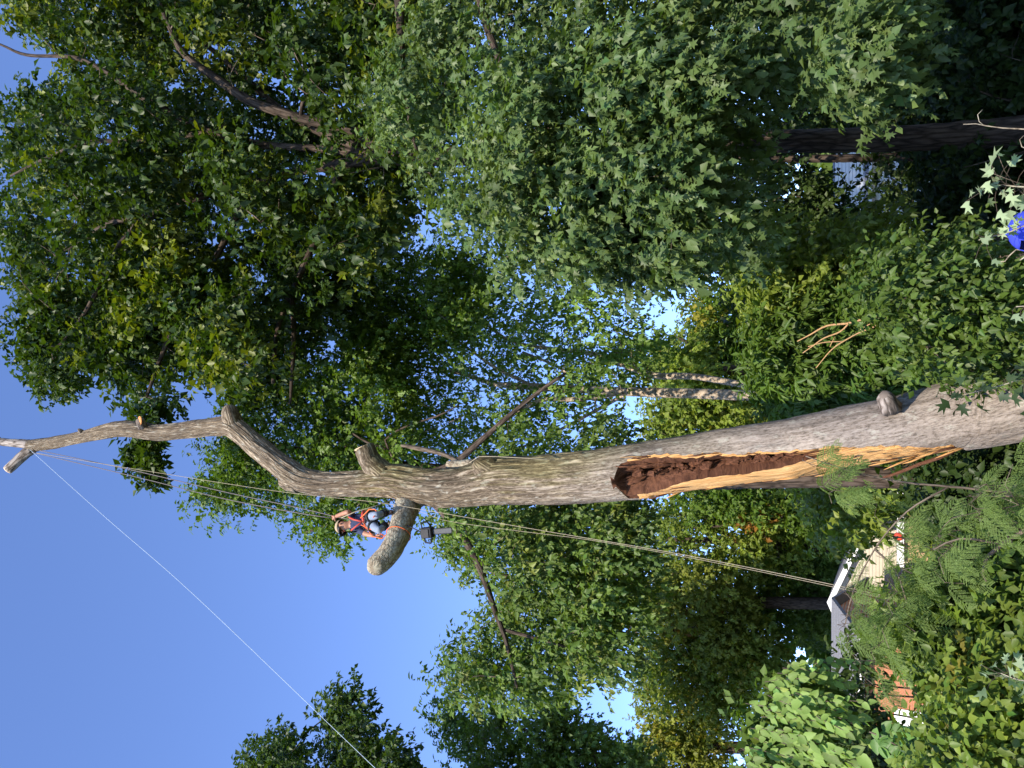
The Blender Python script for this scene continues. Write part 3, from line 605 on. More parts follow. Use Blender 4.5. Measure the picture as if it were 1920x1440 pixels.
# ------------------------------------------------------------------ trees
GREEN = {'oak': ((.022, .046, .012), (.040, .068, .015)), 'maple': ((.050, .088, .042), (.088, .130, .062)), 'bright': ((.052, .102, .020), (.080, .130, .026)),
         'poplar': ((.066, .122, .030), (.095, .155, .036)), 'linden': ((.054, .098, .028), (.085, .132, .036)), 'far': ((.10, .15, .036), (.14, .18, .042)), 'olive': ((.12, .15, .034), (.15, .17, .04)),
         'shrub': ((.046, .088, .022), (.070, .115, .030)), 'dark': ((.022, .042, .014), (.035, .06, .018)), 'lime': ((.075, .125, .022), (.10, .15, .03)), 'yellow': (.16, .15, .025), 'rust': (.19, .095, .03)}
# the large oak to the right: dark crown over everything
OY = 16.5
oak_poly = [(-120, -240), (-70, -60), (30, 20), (75, 60), (75, 140), (20, 170), (0, 300), (10, 430), (40, 520), (75, 580), (70, 660), (85, 690), (120, 700), (160, 650), (215, 700), (285, 700), (330, 650), (380, 690), (440, 720), (540, 700), (600, 620), (640, 520), (740, 420), (820, 300), (850, 100), (880, -240)]
oak_holes = [(150, 520, 34), (60, 635, 10), (330, 725, 40), (190, 610, 26), (450, 505, 34), (480, 620, 34), (545, 125, 26), (465, 60, 22), (160, 440, 14), (650, 470, 22), (600, 560, 20)]
oc = scatter(oak_poly, 540, 13.5, 20.5, oak_holes)
oc2 = scatter([(60, 560), (40, 640), (60, 730), (120, 735), (200, 660), (250, 740), (290, 770), (320, 700), (400, 700), (470, 600), (400, 480), (200, 480)], 110, 14.5, 18, oak_holes)
oc = np.vstack([oc, oc2])
oak_trunk = [(2120, 232, 50), (1960, 242, 33), (1860, 250, 27), (1640, 262, 23), (1400, 266, 21), (1240, 272, 20), (980, 288, 19), (840, 293, 17.5), (700, 293, 17)]
oak_limbs = [
 [(760, 292, 15), (700, 270, 12), (664, 246, 10), (555, 219, 9.5, -.3), (470, 190, 9, -.6), (417, 155, 8, -.8), (347, 103, 6.5, -1), (320, 55, 5, -1.2), (280, -40, 4, -1.5)],
 [(690, 285, 9), (640, 262, 9), (590, 242, 8), (520, 200, 6, .8), (430, 120, 5, 1.6), (330, 40, 4, 2.2)],
 [(720, 293, 12), (640, 284, 8), (594, 278, 7), (497, 272, 7, -.4), (389, 244, 6.5, -.8), (278, 189, 6, -1.2), (200, 136, 5, -1.5), (139, 108, 4, -1.7), (50, 103, 3, -1.8), (0, 83, 2, -1.9), (-60, 60, 1.2, -2)],
 [(720, 295, 13), (636, 308, 10.5), (567, 320, 9.5, .3), (470, 347, 8, .5), (380, 368, 7, .2), (275, 409, 6, -.3), (219, 466, 5.5, -.6), (178, 553, 4.5, -.8), (150, 600, 3, -.9), (110, 650, 2, -1)],
 [(400, 246, 5, -.6), (278, 265, 4.5, -.9), (167, 267, 4, -1.2), (80, 300, 3, -1.4), (20, 330, 2, -1.5)],
 [(470, 347, 6, .4), (456, 381, 6, .2), (406, 481, 5.5, -.2), (375, 516, 5, -.4), (328, 609, 4.5, -.8), (300, 675, 4, -1), (275, 744, 3, -1.3), (262, 765, 1.6, -1.4)],
 [(640, 310, 8, .2), (605, 420, 7, -.2), (562, 516, 6, -.6), (541, 562, 5.5, -.8), (519, 625, 4.5, -1), (512, 719, 3, -1.2)],
 [(546, 556, 5, -.8), (550, 600, 4.5, -.9), (550, 662, 4, -1), (544, 756, 2.5, -1.2)],
 [(300, 400, 5, -.2), (206, 419, 5, -.2), (159, 447, 4, 0), (103, 478, 3, .2)],
 [(1000, 288, 9), (960, 200, 8, -.8), (900, 90, 7, -1.6), (840, -60, 5, -2.4)],
 [(565, 220, 4, -.3), (568, 190, 3.6, -.5), (592, 165, 3, -.6), (615, 130, 2.4, -.8)]]
def clear_limbs(C, limbs, Y, px=15):
    r = C - CAMP; f = r @ FW; x = 960 - FPX * (r @ UPV) / f; y = 720 - FPX * r[:, 0] / f; keep = np.ones(len(C), bool)
    for lb in limbs:
        q = smooth_path([[a[0], a[1], 0, Y + (a[3] if len(a) > 3 else 0)] for a in lb], 12)
        for a in q: keep &= ~(((x - a[0]) ** 2 + (y - a[1]) ** 2 < px * px) & (C[:, 1] < a[3] + .3))
    return C[keep]
oc = np.vstack([oc, scatter(oak_poly, 225, 17.2, 21.5, oak_holes)])
oc = clear_limbs(oc, [l[1:] for l in oak_limbs[:-2]] + [oak_trunk[-3:]], OY)
oc = np.vstack([oc, [P(250, 830, 15.2), P(265, 845, 15.3), P(285, 838, 15.1), P(260, 862, 15.2), P(275, 770, 15.2), P(268, 800, 15.2), P(290, 890, 15.2)]])
orad = rads(len(oc), .55, 1.0); orad[-7:] = (.3, .32, .3, .24, .4, .3, .2)
tree('oak_tree', 'tall dark-crowned oak with several leaning limbs, its trunk behind the silvery drooping leaves', 'tree', None, OY, oak_trunk, oak_limbs, oc, orad,
     dict(tpl='oak', per=13, K=7, size=.172, cols=GREEN['oak'], droop=.15, L=.3, alt=(.10, .125, .016), altp=.16), M['bark_dark'], twr=.022, fill=(17, 7, .20))

# maple whose trunk stands out of the picture on the right: drooping silver-green branches
def maple_row(pts): return pts
BY = 12.2
mp_poly = [(690, 130), (760, 40), (800, -60), (820, -380), (1700, -380), (1720, 20), (1690, 60), (1600, 175), (1540, 120), (1440, 240), (1420, 330), (1430, 420), (1370, 480), (1280, 520), (1180, 525), (1000, 505), (900, 480), (850, 420), (760, 330), (720, 230)]
mp_holes = [(1050, 110, 22), (1400, 170, 34), (1450, 60, 24), (950, 70, 20), (1330, 330, 22), (830, 150, 20), (1240, 430, 24), (1120, 260, 18)]
mp_holes += [(rng.uniform(720, 1500), rng.uniform(20, 470), rng.uniform(20, 46)) for _ in range(20)]
mc = scatter(mp_poly, 330, 10.2, 14.5, mp_holes)
mc2 = scatter([(900, 130), (1320, 60), (1330, 250), (1280, 480), (980, 500), (900, 300)], 90, 9.6, 11, mp_holes)
mc3 = scatter([(1560, 70), (1640, 60), (1690, 100), (1660, 170), (1600, 190), (1560, 140)], 14, 9.5, 11)
mc = np.vstack([mc, mc2, mc3])
mp_trunk = [(2100, -260, 60, 0), (1700, -300, 50, 0), (1400, -330, 42, 0), (1000, -360, 34, 0), (600, -400, 26, 0), (300, -430, 16, 0)]
mp_limbs = [[(1500, -320, 22), (1450, -180, 16, -.3), (1400, 0, 11, -.6), (1380, 150, 7, -.9), (1330, 330, 4, -1.2), (1300, 470, 2, -1.3)],
            [(1200, -345, 22), (1150, -200, 16, 0), (1120, -20, 11, .2), (1150, 180, 7, .3), (1120, 350, 4, .2), (1150, 500, 2, 0)],
            [(900, -365, 20), (880, -200, 14, -.3), (900, 0, 9, -.6), (960, 180, 5, -.9), (1000, 330, 3, -1), (990, 480, 1.6, -1)],
            [(800, -375, 18), (740, -150, 12, .5), (750, 30, 8, .8), (760, 180, 5, .8), (790, 320, 2.5, .8)],
            [(1700, -300, 16), (1660, -120, 10, -.8), (1640, 30, 6, -1.2), (1610, 160, 2.5, -1.5)]]
tree('maple_tree', 'maple with drooping silvery green lobed leaves hanging in front of the large oak', 'tree', None, BY, mp_trunk, mp_limbs, mc, rads(len(mc), .34, .6),
     dict(tpl='maple', per=17, K=7, size=.112, cols=GREEN['maple'], droop=.55, L=.3, alt=(.16, .075, .03), altp=.004), M['bark_dark'], twr=.014, nparts=300, fill=(14, 7, .115))

# bright green tree right behind the split trunk
c1 = scatter([(395, 880), (400, 800), (440, 730), (500, 700), (580, 680), (680, 640), (760, 690), (780, 800), (740, 900), (650, 1010), (600, 1015), (560, 975), (480, 950), (430, 920)], 170, 17.5, 22, [(560, 880, 8)])
c1d = scatter([(590, 540), (680, 480), (800, 450), (900, 500), (900, 620), (740, 680), (630, 650)], 75, 18, 22); c1c = scatter([(365, 915), (400, 900), (450, 935), (400, 945)], 7, 18, 20)
tree('sweetgum_tree', 'bright green leafy tree rising straight behind the bare trunk', 'tree', None, 20, [(1900, 850, 26), (1500, 890, 22), (1100, 900, 18), (800, 880, 12), (600, 850, 7), (480, 830, 3)],
     [[(800, 880, 8), (720, 830, 5), (640, 760, 3), (560, 720, 2)], [(760, 875, 7), (690, 930, 5), (620, 980, 3), (570, 1000, 1.6)], [(700, 868, 6), (600, 800, 4), (520, 740, 2)]],
     np.vstack([c1, c1c, c1d]), rads(len(c1) + len(c1c) + len(c1d), .6, .95), dict(tpl='oak', per=15, K=7, size=.14, cols=GREEN['bright'], droop=.3, L=.3), M['bark_dark'], twr=.02, fill=(10, 7, .15))
# airy poplars with pale stems
c2 = scatter([(640, 600), (680, 520), (800, 490), (880, 520), (1000, 540), (1120, 560), (1230, 620), (1225, 690), (1180, 720), (1100, 700), (1150, 780), (1180, 850), (1080, 860), (960, 890), (850, 900), (760, 860), (700, 700)], 300, 19, 25,
             [(1080, 790, 30), (1010, 690, 24), (1250, 590, 30), (1040, 640, 14), (900, 650, 14), (1120, 640, 16)])
tree('poplar_tree', 'airy poplar with a pale tan stem and small fluttering leaves, right of the bare trunk', 'tree', None, 22, [(2000, 748, 13), (1700, 746, 12), (1440, 742, 10.5), (1300, 738, 9.5), (1200, 735, 9), (1100, 731, 7.5), (1000, 725, 7), (930, 720, 5), (860, 700, 3), (760, 680, 2)],
     [[(1180, 734, 6), (1080, 748, 5, -.5), (1010, 752, 4, -.8), (930, 800, 2, -1)], [(1560, 745, 5, .5), (1400, 722, 6, .8), (1300, 706, 6, .9), (1220, 702, 6, 1), (1120, 665, 5, 1), (1040, 655, 4, 1), (960, 640, 3, 1), (900, 600, 2, 1)], [(1100, 730, 4), (1050, 690, 3, .5), (980, 660, 2, .8)],
      [(1010, 728, 3), (930, 690, 3, -.4), (860, 640, 2, -.6), (800, 600, 1.5, -.8)], [(1180, 735, 4), (1080, 790, 3, .6), (1000, 830, 2.4, .8), (940, 850, 1.5, 1)]],
     c2, rads(len(c2), .5, .9), dict(tpl='ov4', per=13, K=7, size=.118, cols=GREEN['poplar'], droop=.35, L=.34, shell=.6, upn=.45, fy=.75), M['bark_pale'], twr=.016)
# broad linden spreading behind, both sides of the bare trunk
c3 = scatter([(800, 985), (850, 1050), (930, 1120), (900, 1180), (850, 1230), (830, 1290), (930, 1310), (1030, 1270), (1140, 1240), (1160, 1160), (1110, 1090), (1180, 1010), (1190, 950), (1060, 955), (930, 960), (850, 960)], 200, 15, 20.5, [(1055, 1145, 20), (1000, 1160, 16), (920, 1225, 24), (1130, 1190, 14), (1000, 1225, 12)])
c3b = scatter([(850, 860), (980, 850), (1160, 800), (1190, 850), (1000, 900)], 36, 16, 18)
c3 = np.vstack([c3, c3b[:8], scatter([(1040, 1000), (1190, 960), (1200, 1080), (1190, 1240), (1100, 1280), (1040, 1200)], 46, 15.5, 18.5, [(1055, 1145, 20), (1130, 1190, 16)])])
c3 = clear_limbs(c3, [[(870, 1010, 7, -.8), (900, 1065, 6, -1), (930, 1150, 5, -1.3), (948, 1200, 4, -1.5), (970, 1290, 2, -1.6)], [(980, 1190, 3, -1.4), (1060, 1212, 2, -1.4)]], 17.5, 20)
tree('linden_tree', 'spreading linden with long drooping branches behind the bare trunk, reaching over the far wood', 'tree', None, 17.5, [(1950, 900, 22), (1500, 895, 20), (1100, 905, 18), (860, 905, 14), (760, 905, 10), (600, 900, 4)],
     [[(800, 930, 8), (835, 965, 8, -.5), (870, 1010, 7.5, -.8), (900, 1065, 6.5, -1), (930, 1150, 5, -1.3), (948, 1200, 4, -1.5), (970, 1290, 2, -1.6)], [(890, 1045, 4.5, -.9), (930, 1075, 4.5, -1), (985, 1085, 4, -1), (1030, 1065, 3, -1)], [(940, 1180, 3.5, -1.4), (980, 1190, 3.5, -1.4), (1060, 1212, 2.5, -1.4)],
      [(800, 890, 7, 0), (850, 870, 7, -.3), (880, 845, 6.5, -.5), (920, 810, 5.5, -.6), (960, 775, 4.5, -.7), (1010, 735, 4, -.8), (1060, 700, 2.6, -.9)], [(760, 890, 2.6, .2), (745, 870, 2.6, .2), (730, 846, 2.4, .2), (722, 825, 2.2, .2), (760, 800, 1.8, .2), (820, 780, 1.6, .2), (860, 760, 1.2, .2)],
      [(725, 842, 3, .2), (690, 830, 2.4, .2), (660, 812, 1.8, .2)], [(880, 960, 6, .8), (980, 1000, 5, 1.2), (1100, 1010, 3.5, 1.5)]],
     c3, rads(len(c3), .5, .85), dict(tpl='ov4', per=15, K=7, size=.12, upn=.7, fy=.6, cols=GREEN['linden'], droop=.5, L=.34, alt=(.12, .15, .05), altp=.08), M['bark_dark'], twr=.016, fill=(9, 7, .12))
# tree tops on the far left
def lefttree(label, Y, polys, n, trunk, limbs, cols, size=.22, R=(.8, 1.4), per=20, name='oak_tree'):
    C = np.vstack([scatter(p, k, Y - 2.5, Y + 2.5) for p, k in zip(polys, n)])
    return tree(name, label, 'tree', None, Y, trunk, limbs, C, rads(len(C), *R), dict(tpl='quad', per=per, K=6, size=size, cols=cols, droop=.2, L=.32), M['bark_dark'], twr=.03, fill=(16, 7, .22))
lefttree('tall oak top standing alone against open sky, crossed by the long tow rope', 29, [[(600, 1330), (640, 1310), (690, 1370), (740, 1420), (770, 1500), (780, 1650), (640, 1650), (600, 1480), (620, 1400)], [(470, 1430), (500, 1400), (545, 1390), (560, 1440), (590, 1520), (600, 1650), (480, 1650), (445, 1520)]], [80, 75],
         [(1900, 1560, 24), (1300, 1580, 20), (900, 1580, 14), (700, 1560, 8), (600, 1540, 4)], [[(900, 1580, 9), (760, 1480, 6), (690, 1400, 4), (630, 1340, 2)], [(800, 1575, 8), (640, 1530, 5), (540, 1460, 3), (500, 1420, 1.6)]], GREEN['oak'])
lefttree('dark rounded oak below the lone tree top, filling the edge of the far wood', 38, [[(820, 1350), (860, 1330), (930, 1340), (1040, 1320), (1100, 1370), (1180, 1400), (1220, 1460), (1240, 1650), (900, 1650), (880, 1450)]], [200],
         [(1950, 1500, 24), (1400, 1510, 20), (1200, 1510, 16), (1000, 1480, 9), (880, 1420, 4)], [[(1200, 1505, 10), (1050, 1420, 6), (960, 1350, 3)], [(1150, 1500, 9), (1120, 1430, 6), (1080, 1360, 3)]], GREEN['linden'])

# far wood: one tree after another, greens with yellow and rust patches
far = [  # label, Y, polygon, clumps, colours, alt colour, alt share, trunk column y
 ('yellowing tree of the far wood with rusty sprays, above the cream house roof', 33, [(1210, 960), (1330, 930), (1460, 950), (1500, 1020), (1470, 1090), (1350, 1090), (1240, 1060), (1195, 1010)], 105, 'far', 'rust', .06, 1020, 1),
 ('grey-barked olive tree of the far wood beside the drooping linden branch', 31, [(1180, 1090), (1260, 1070), (1360, 1090), (1420, 1130), (1400, 1210), (1300, 1230), (1200, 1180)], 105, 'olive', 'rust', .04, 1128, 1),
 ('deep green tree of the far wood just above the grey shingle roof', 36, [(1440, 1030), (1540, 1020), (1560, 1100), (1530, 1180), (1440, 1200), (1400, 1120)], 80, 'linden', 'far', 0, 1100, 1),
 ('mixed green and rust tree of the far wood over the vine mound', 32, [(1210, 1220), (1330, 1210), (1450, 1200), (1480, 1260), (1390, 1310), (1300, 1330), (1200, 1300)], 110, 'far', 'yellow', .07, 1260, 1),
 ('yellow-green tree of the far wood at its left end', 33, [(1200, 1320), (1300, 1320), (1370, 1330), (1350, 1420), (1330, 1620), (1200, 1620)], 110, 'olive', 'yellow', .08, 1400, 1),
 ('leafy green tree close behind the torn hollow and the white-edged shed', 30, [(1250, 935), (1350, 915), (1480, 900), (1620, 890), (1640, 940), (1600, 990), (1560, 1010), (1450, 960), (1330, 950)], 120, 'bright', 'far', 0, 930, 1),
 ('sunlit round tree of the far wood between poplar stem and maple leaves', 33, [(1300, 580), (1340, 570), (1440, 560), (1500, 640), (1480, 720), (1400, 720), (1330, 680)], 95, 'bright', 'yellow', .05, 640, 1),
 ('green tree of the far wood behind the pale poplar stem', 31, [(1240, 750), (1330, 740), (1440, 730), (1480, 790), (1400, 820), (1240, 840), (1215, 800)], 85, 'far', 'yellow', .08, 780, 1),
 ('small dark tree of the far wood against the sky gap by the poplar', 28, [(1235, 655), (1290, 660), (1330, 690), (1320, 730), (1250, 730), (1225, 690)], 34, 'far', 'rust', .03, 690, 1),
]
for lab, Y, poly, n, cn, an, ap, ty, _ in far:
    Y += 23 if ty > 850 else 14
    C = scatter(poly, n, Y - 4, Y + 4); x1 = min(p[0] for p in poly); x0 = max(p[0] for p in poly)
    lim = [[(x0 - 40, ty, 6), ((x0 + x1) / 2 + 20, ty - 40, 4), (x1 + 40, ty - 60, 2)], [(x0 - 60, ty, 6), ((x0 + x1) / 2, ty + 45, 4), (x1 + 50, ty + 60, 2)]]
    tree('wood_tree', lab, 'tree', 'trees of the far wood', Y, [(1830, ty + 6, 13), (1600, ty + 4, 12), (x0 - 80, ty, 10), ((x0 + x1) / 2, ty - 6, 7), (x1 + 30, ty - 10, 3)], lim, C, rads(len(C), 1.0, 1.75),
         dict(tpl='quad', per=27, K=7, size=.25, cols=GREEN[cn], droop=.3, L=.5, alt=GREEN[an] if isinstance(GREEN[an][0], float) else None, altp=ap, mat=M['leaf_matte']), M['bark_dark'], twr=.025)
# shaded wood behind the oak, right side
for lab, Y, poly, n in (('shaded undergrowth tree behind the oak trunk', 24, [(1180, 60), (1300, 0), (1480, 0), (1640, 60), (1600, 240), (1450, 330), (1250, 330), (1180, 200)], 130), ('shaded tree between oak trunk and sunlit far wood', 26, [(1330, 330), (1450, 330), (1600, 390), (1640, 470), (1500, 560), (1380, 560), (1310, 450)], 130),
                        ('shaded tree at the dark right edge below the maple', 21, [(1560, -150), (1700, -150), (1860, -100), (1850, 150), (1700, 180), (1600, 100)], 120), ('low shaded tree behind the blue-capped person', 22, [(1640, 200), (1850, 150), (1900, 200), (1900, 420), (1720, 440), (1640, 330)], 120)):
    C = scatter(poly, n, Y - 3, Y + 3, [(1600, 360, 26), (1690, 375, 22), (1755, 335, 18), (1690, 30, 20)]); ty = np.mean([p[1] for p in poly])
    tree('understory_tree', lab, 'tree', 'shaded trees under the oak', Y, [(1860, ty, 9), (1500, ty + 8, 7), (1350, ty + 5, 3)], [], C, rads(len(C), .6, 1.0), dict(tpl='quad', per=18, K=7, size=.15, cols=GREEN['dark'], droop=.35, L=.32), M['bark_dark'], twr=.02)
# dense wood closing the view
C = np.array([(rng.uniform(-80, 80), rng.uniform(66, 82), rng.uniform(.4, 9.5)) for _ in range(1100)])
arr = sprays(C, rads(len(C), 1.3, 2.4), 13, 4, 1.15, GREEN['linden'], droop=.3, L=.5)
o = bpy.data.objects.new('distant_wood', leafmesh('distant_wood', *arr, 'quad', M['leaf_matte'])); COL.objects.link(o); tag(o, 'dense green wood closing the view beyond the houses', 'wood', kind='stuff')

# ------------------------------------------------------------------ shrubs and undergrowth
def shrub(name, label, polys, ns, Y0, Y1, R, leaf, group=None, nparts=0, holes=(), cat='shrub', fill=None, stems=5):
    C = np.vstack([scatter(p, k, Y0, Y1, holes, .1) for p, k in zip(polys, ns)]); b = C.mean(0); b[2] = 0
    root = thing(name, b, label, cat, group); pts = []
    xs = np.linspace(C[:, 0].min(), C[:, 0].max(), stems + 2)[1:-1]
    for x in xs:
        near = C[np.abs(C[:, 0] - x).argsort()[:12]]; t = near[near[:, 2].argmax()]
        base = np.array([x + rng.normal(0, .1), t[1] + .2, -.1]); md = (base + t) / 2 + rng.normal(0, .15, 3)
        p = smooth_path([base, md, t], .2); G().tube(p, np.linspace(.035, .008, len(p)), 6).obj('stem', M['bark_twig'], root); pts.append(p)
    twigs(root, C, np.vstack(pts), .012, M['bark_twig'])
    lf = dict(leaf); tpl = lf.pop('tpl'); mt = lf.pop('mat', M['leaf']); ow = unit(C - C.mean(0))
    crown(root, sprays(C, rads(len(C), *R), outw=ow, **lf), tpl, mt, 'foliage', nparts)
    if fill:
        fl = dict(lf); fl['per'], fl['K'], fl['size'] = fill; crown(root, sprays(C, rads(len(C), *R) * .9, outw=ow, **fl), 'quad', mt, 'inner_leaves')
    return root
shrub('young_tree', 'bright thicket of narrow leaves behind the trunk knob, below the pale poplar stem', [[(1430, 620), (1500, 580), (1580, 590), (1650, 570), (1690, 640), (1690, 720), (1570, 750), (1480, 770), (1440, 720)]], [150], 14.5, 18, (.4, .7), dict(tpl='lance', per=18, K=8, size=.19, cols=GREEN['shrub'], droop=.4, L=.36), cat='thicket', fill=(8, 6, .14))
shrub('young_tree', 'tangled sunlit bush between the blue-capped person and the leaning trunk base', [[(1620, 500), (1700, 470), (1790, 480), (1880, 520), (1930, 560), (1960, 640), (1820, 680), (1720, 710), (1680, 620)]], [130], 9.5, 13, (.28, .5), dict(tpl='ov4', per=17, K=7, size=.085, cols=((.042, .078, .02), (.065, .102, .028)), droop=.4, L=.26), cat='bush', nparts=250, fill=(6, 6, .085))
shrub('young_tree', 'half-shaded leafy bush between the maple branches and the orange bare stems', [[(1400, 470), (1520, 470), (1640, 440), (1640, 530), (1540, 570), (1430, 590)]], [90], 15, 19, (.45, .8), dict(tpl='ov4', per=15, K=7, size=.13, cols=GREEN['far'], droop=.35, L=.3), cat='bush', fill=(8, 6, .14))
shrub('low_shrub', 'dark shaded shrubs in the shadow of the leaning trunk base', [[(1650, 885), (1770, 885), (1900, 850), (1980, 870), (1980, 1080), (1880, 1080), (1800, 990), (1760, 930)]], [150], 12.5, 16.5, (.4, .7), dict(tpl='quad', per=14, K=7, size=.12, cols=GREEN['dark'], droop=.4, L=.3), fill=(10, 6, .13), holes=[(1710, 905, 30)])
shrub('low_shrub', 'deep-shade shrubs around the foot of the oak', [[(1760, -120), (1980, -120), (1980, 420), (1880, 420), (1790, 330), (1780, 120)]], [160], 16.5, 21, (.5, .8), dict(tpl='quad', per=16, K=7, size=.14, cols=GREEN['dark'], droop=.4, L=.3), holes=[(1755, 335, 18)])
shrub('low_shrub', 'leafy dark shrub in front of the orange brick wall', [[(1560, 1260), (1620, 1350), (1660, 1400), (1640, 1560), (1570, 1560), (1550, 1340)], [(1600, 1220), (1640, 1190), (1660, 1240), (1620, 1260)]], [60, 8], 14, 18, (.35, .6), dict(tpl='ovate', per=12, K=7, size=.12, cols=GREEN['dark'], droop=.4, L=.3), holes=[(1650, 1315, 45), (1630, 1300, 40), (1640, 1350, 25)])
shrub('hedge', 'mixed green hedge running along below the far wood', [[(1500, 900), (1640, 880), (1660, 960), (1560, 1000)], [(1690, 920), (1760, 1060), (1780, 1300), (1900, 1600), (1980, 1600), (1980, 900), (1800, 900)]], [60, 220], 20, 26, (.6, 1.0), dict(tpl='quad', per=18, K=7, size=.17, cols=GREEN['far'], droop=.35, L=.34), cat='hedge', stems=12)
shrub('young_tree', 'lime green star-leaved sapling in front of the feathery branches', [[(1680, 1140), (1710, 1130), (1760, 1170), (1800, 1220), (1730, 1240), (1680, 1200)], [(1740, 1130), (1830, 1080), (1840, 1150), (1780, 1190)]], [26, 12], 7.2, 8.4, (.14, .26), dict(tpl='maple', per=8, K=5, size=.105, cols=GREEN['lime'], droop=.3, L=.2, upn=.5), cat='sapling', nparts=250, stems=3)
shrub('bramble', 'yellowish green bramble mass filling the low corner in front of the brick house', [[(1765, 1330), (1800, 1270), (1870, 1230), (1920, 1150), (2020, 1130), (2020, 1600), (1720, 1600), (1745, 1430)]], [200], 6.2, 8.4, (.18, .32), dict(tpl='ovate', per=15, K=7, size=.07, cols=((.072, .118, .027), (.105, .145, .036)), droop=.35, L=.2, alt=(.14, .13, .035), altp=.06), cat='bramble', nparts=300, fill=(9, 6, .07), stems=8)
shrub('bramble', 'green tangle of small leaves below the feathery branches beside the bare twig', [[(1790, 1040), (1860, 1060), (1930, 1000), (1990, 960), (1990, 1130), (1880, 1180), (1800, 1200)]], [90], 7.6, 9.6, (.2, .4), dict(tpl='ovate', per=14, K=6, size=.085, cols=GREEN['shrub'], droop=.35, L=.2), cat='bramble', fill=(9, 6, .085), nparts=100)
def creeper():
    root = thing('creeper', P(1690, 1400, 7.4) * np.array([1, 1, 0]), 'fresh green creeper of five-fingered leaves climbing beside the bramble', 'creeper')
    st, _ = pxpath([(1960, 1430, 1, 0), (1800, 1425, 1, 0), (1720, 1415, 1, 0), (1650, 1380, 1, -.1), (1630, 1372, 1, -.1)], 7.4); G().tube(st, .007, 5).obj('stem', M['bark_twig'], root)
    A = []
    for x, y in [(1640, 1385), (1655, 1370), (1665, 1395), (1680, 1375), (1692, 1400), (1704, 1385), (1716, 1410), (1650, 1400), (1730, 1430), (1672, 1415), (1700, 1425)]:
        c = P(x, y, 7.3 + rng.normal(0, .15)); a0 = rng.uniform(0, 6)
        for k in range(5):
            a = math.radians(-70 + 35 * k + rng.normal(0, 8)); D = np.array([math.sin(a), -.25, -math.cos(a) * .9]); A.append((c, D, np.array([0, -1, .7]) + rng.normal(0, .2, 3), .115 * math.exp(rng.normal(0, .12)), vary(np.array([.10, .19, .04]), 1, .15)[0]))
    arr = [np.array([q[i] for q in A]) for i in range(5)]; crown(root, arr, 'ovate', M['leaf'], 'foliage', 54)
creeper()
def vine_mound():
    root = thing('vine_mound', P(1700, 1400, 10.5) * np.array([1, 1, 0]), 'pale green mound of vines with overlapping hanging leaves left of the grey roof', 'vine')
    A = []; g = G(); poly = [(1375, 1420), (1400, 1320), (1440, 1270), (1480, 1225), (1530, 1225), (1550, 1280), (1540, 1350), (1555, 1440), (1560, 1570), (1370, 1570)]
    core = scatter([(1400, 1420), (1430, 1330), (1480, 1270), (1510, 1300), (1520, 1440), (1520, 1570), (1400, 1570)], 50, 11.0, 12.2)
    strands = scatter([(1370, 1425), (1395, 1320), (1440, 1265), (1475, 1230), (1495, 1240), (1490, 1330), (1500, 1570), (1360, 1570)], 90, 9.9, 11.6)
    for c in strands:
        n = int(rng.integers(8, 17)); d = np.array([rng.normal(0, .12), -.18 + rng.normal(0, .1), -1.]); p = c.copy(); ps = [p.copy()]
        col = np.array([.16, .235, .055]) * math.exp(rng.normal(0, .15))
        for k in range(n):
            p = p + unit(d + rng.normal(0, .12, 3)) * .06; ps.append(p.copy())
            A.append((p.copy(), unit(np.array([(-1) ** k * .55 + rng.normal(0, .2), -.45, -.75])), np.array([rng.normal(0, .4), -.7, .7]) + rng.normal(0, .35, 3), .13 * math.exp(rng.normal(0, .2)), vary(col, 1, .18)[0]))
        g.tube(np.array(ps), .006, 4, False)
    o = g.obj('stems', M['bark_twig'], root); o['kind'] = 'stuff'
    t, r = pxpath([(1900, 1500, 16), (1600, 1470, 14), (1450, 1420, 8), (1400, 1380, 4)], 11.6); G().tube(t, r, 8).obj('trunk', M['bark_dark'], root)
    arr = [np.array([q[i] for q in A]) for i in range(5)]; crown(root, arr, 'ovate', M['leaf_matte'], 'foliage', 300)
    crown(root, sprays(core, rads(len(core), .35, .6), 14, 7, .14, GREEN['bright'], droop=.7, L=.3), 'quad', M['leaf_matte'], 'inner_leaves')
vine_mound()

# feathery mimosa branches in front of the tear
def frond_mesh(seed):
    r = np.random.default_rng(seed); Pp, D, N, s, C = [], [], [], [], []
    npair = 9; g = G()
    bend = r.uniform(.15, .4); rach = [np.array([0, t, -bend * t * t]) for t in np.linspace(0, 1, 8)]; g.tube(rach, .008, 4, False)
    for i in range(npair):
        t = .15 + .8 * i / (npair - 1); p0 = np.array([0, t, -bend * t * t])
        for sd in (-1, 1):
            ln = .36 * math.sin(math.pi * (.25 + .65 * i / npair)) + .05; ax = unit(np.array([sd * .85, .5 + .3 * t, -.15 - .2 * t]) + r.normal(0, .05, 3))
            nl = 13; tt = np.linspace(.08, 1, nl)
            for q in tt:
                for s2 in (-1, 1):
                    lat = unit(np.cross(ax, [0, 0, 1.])) * s2; Pp.append(p0 + ax * ln * q - np.array([0, 0, .25 * ln * q * q])); D.append(unit(lat * .8 + ax * .6)); N.append(np.array([0, 0, 1.]) + r.normal(0, .25, 3)); s.append(.042); C.append(np.array([.12, .175, .045]) * math.exp(r.normal(0, .15)))
    return leafmesh('frond', np.array(Pp), np.array(D), np.array(N), np.array(s), np.array(C), 'quad', M['frond'])
FR = [frond_mesh(k) for k in range(5)]
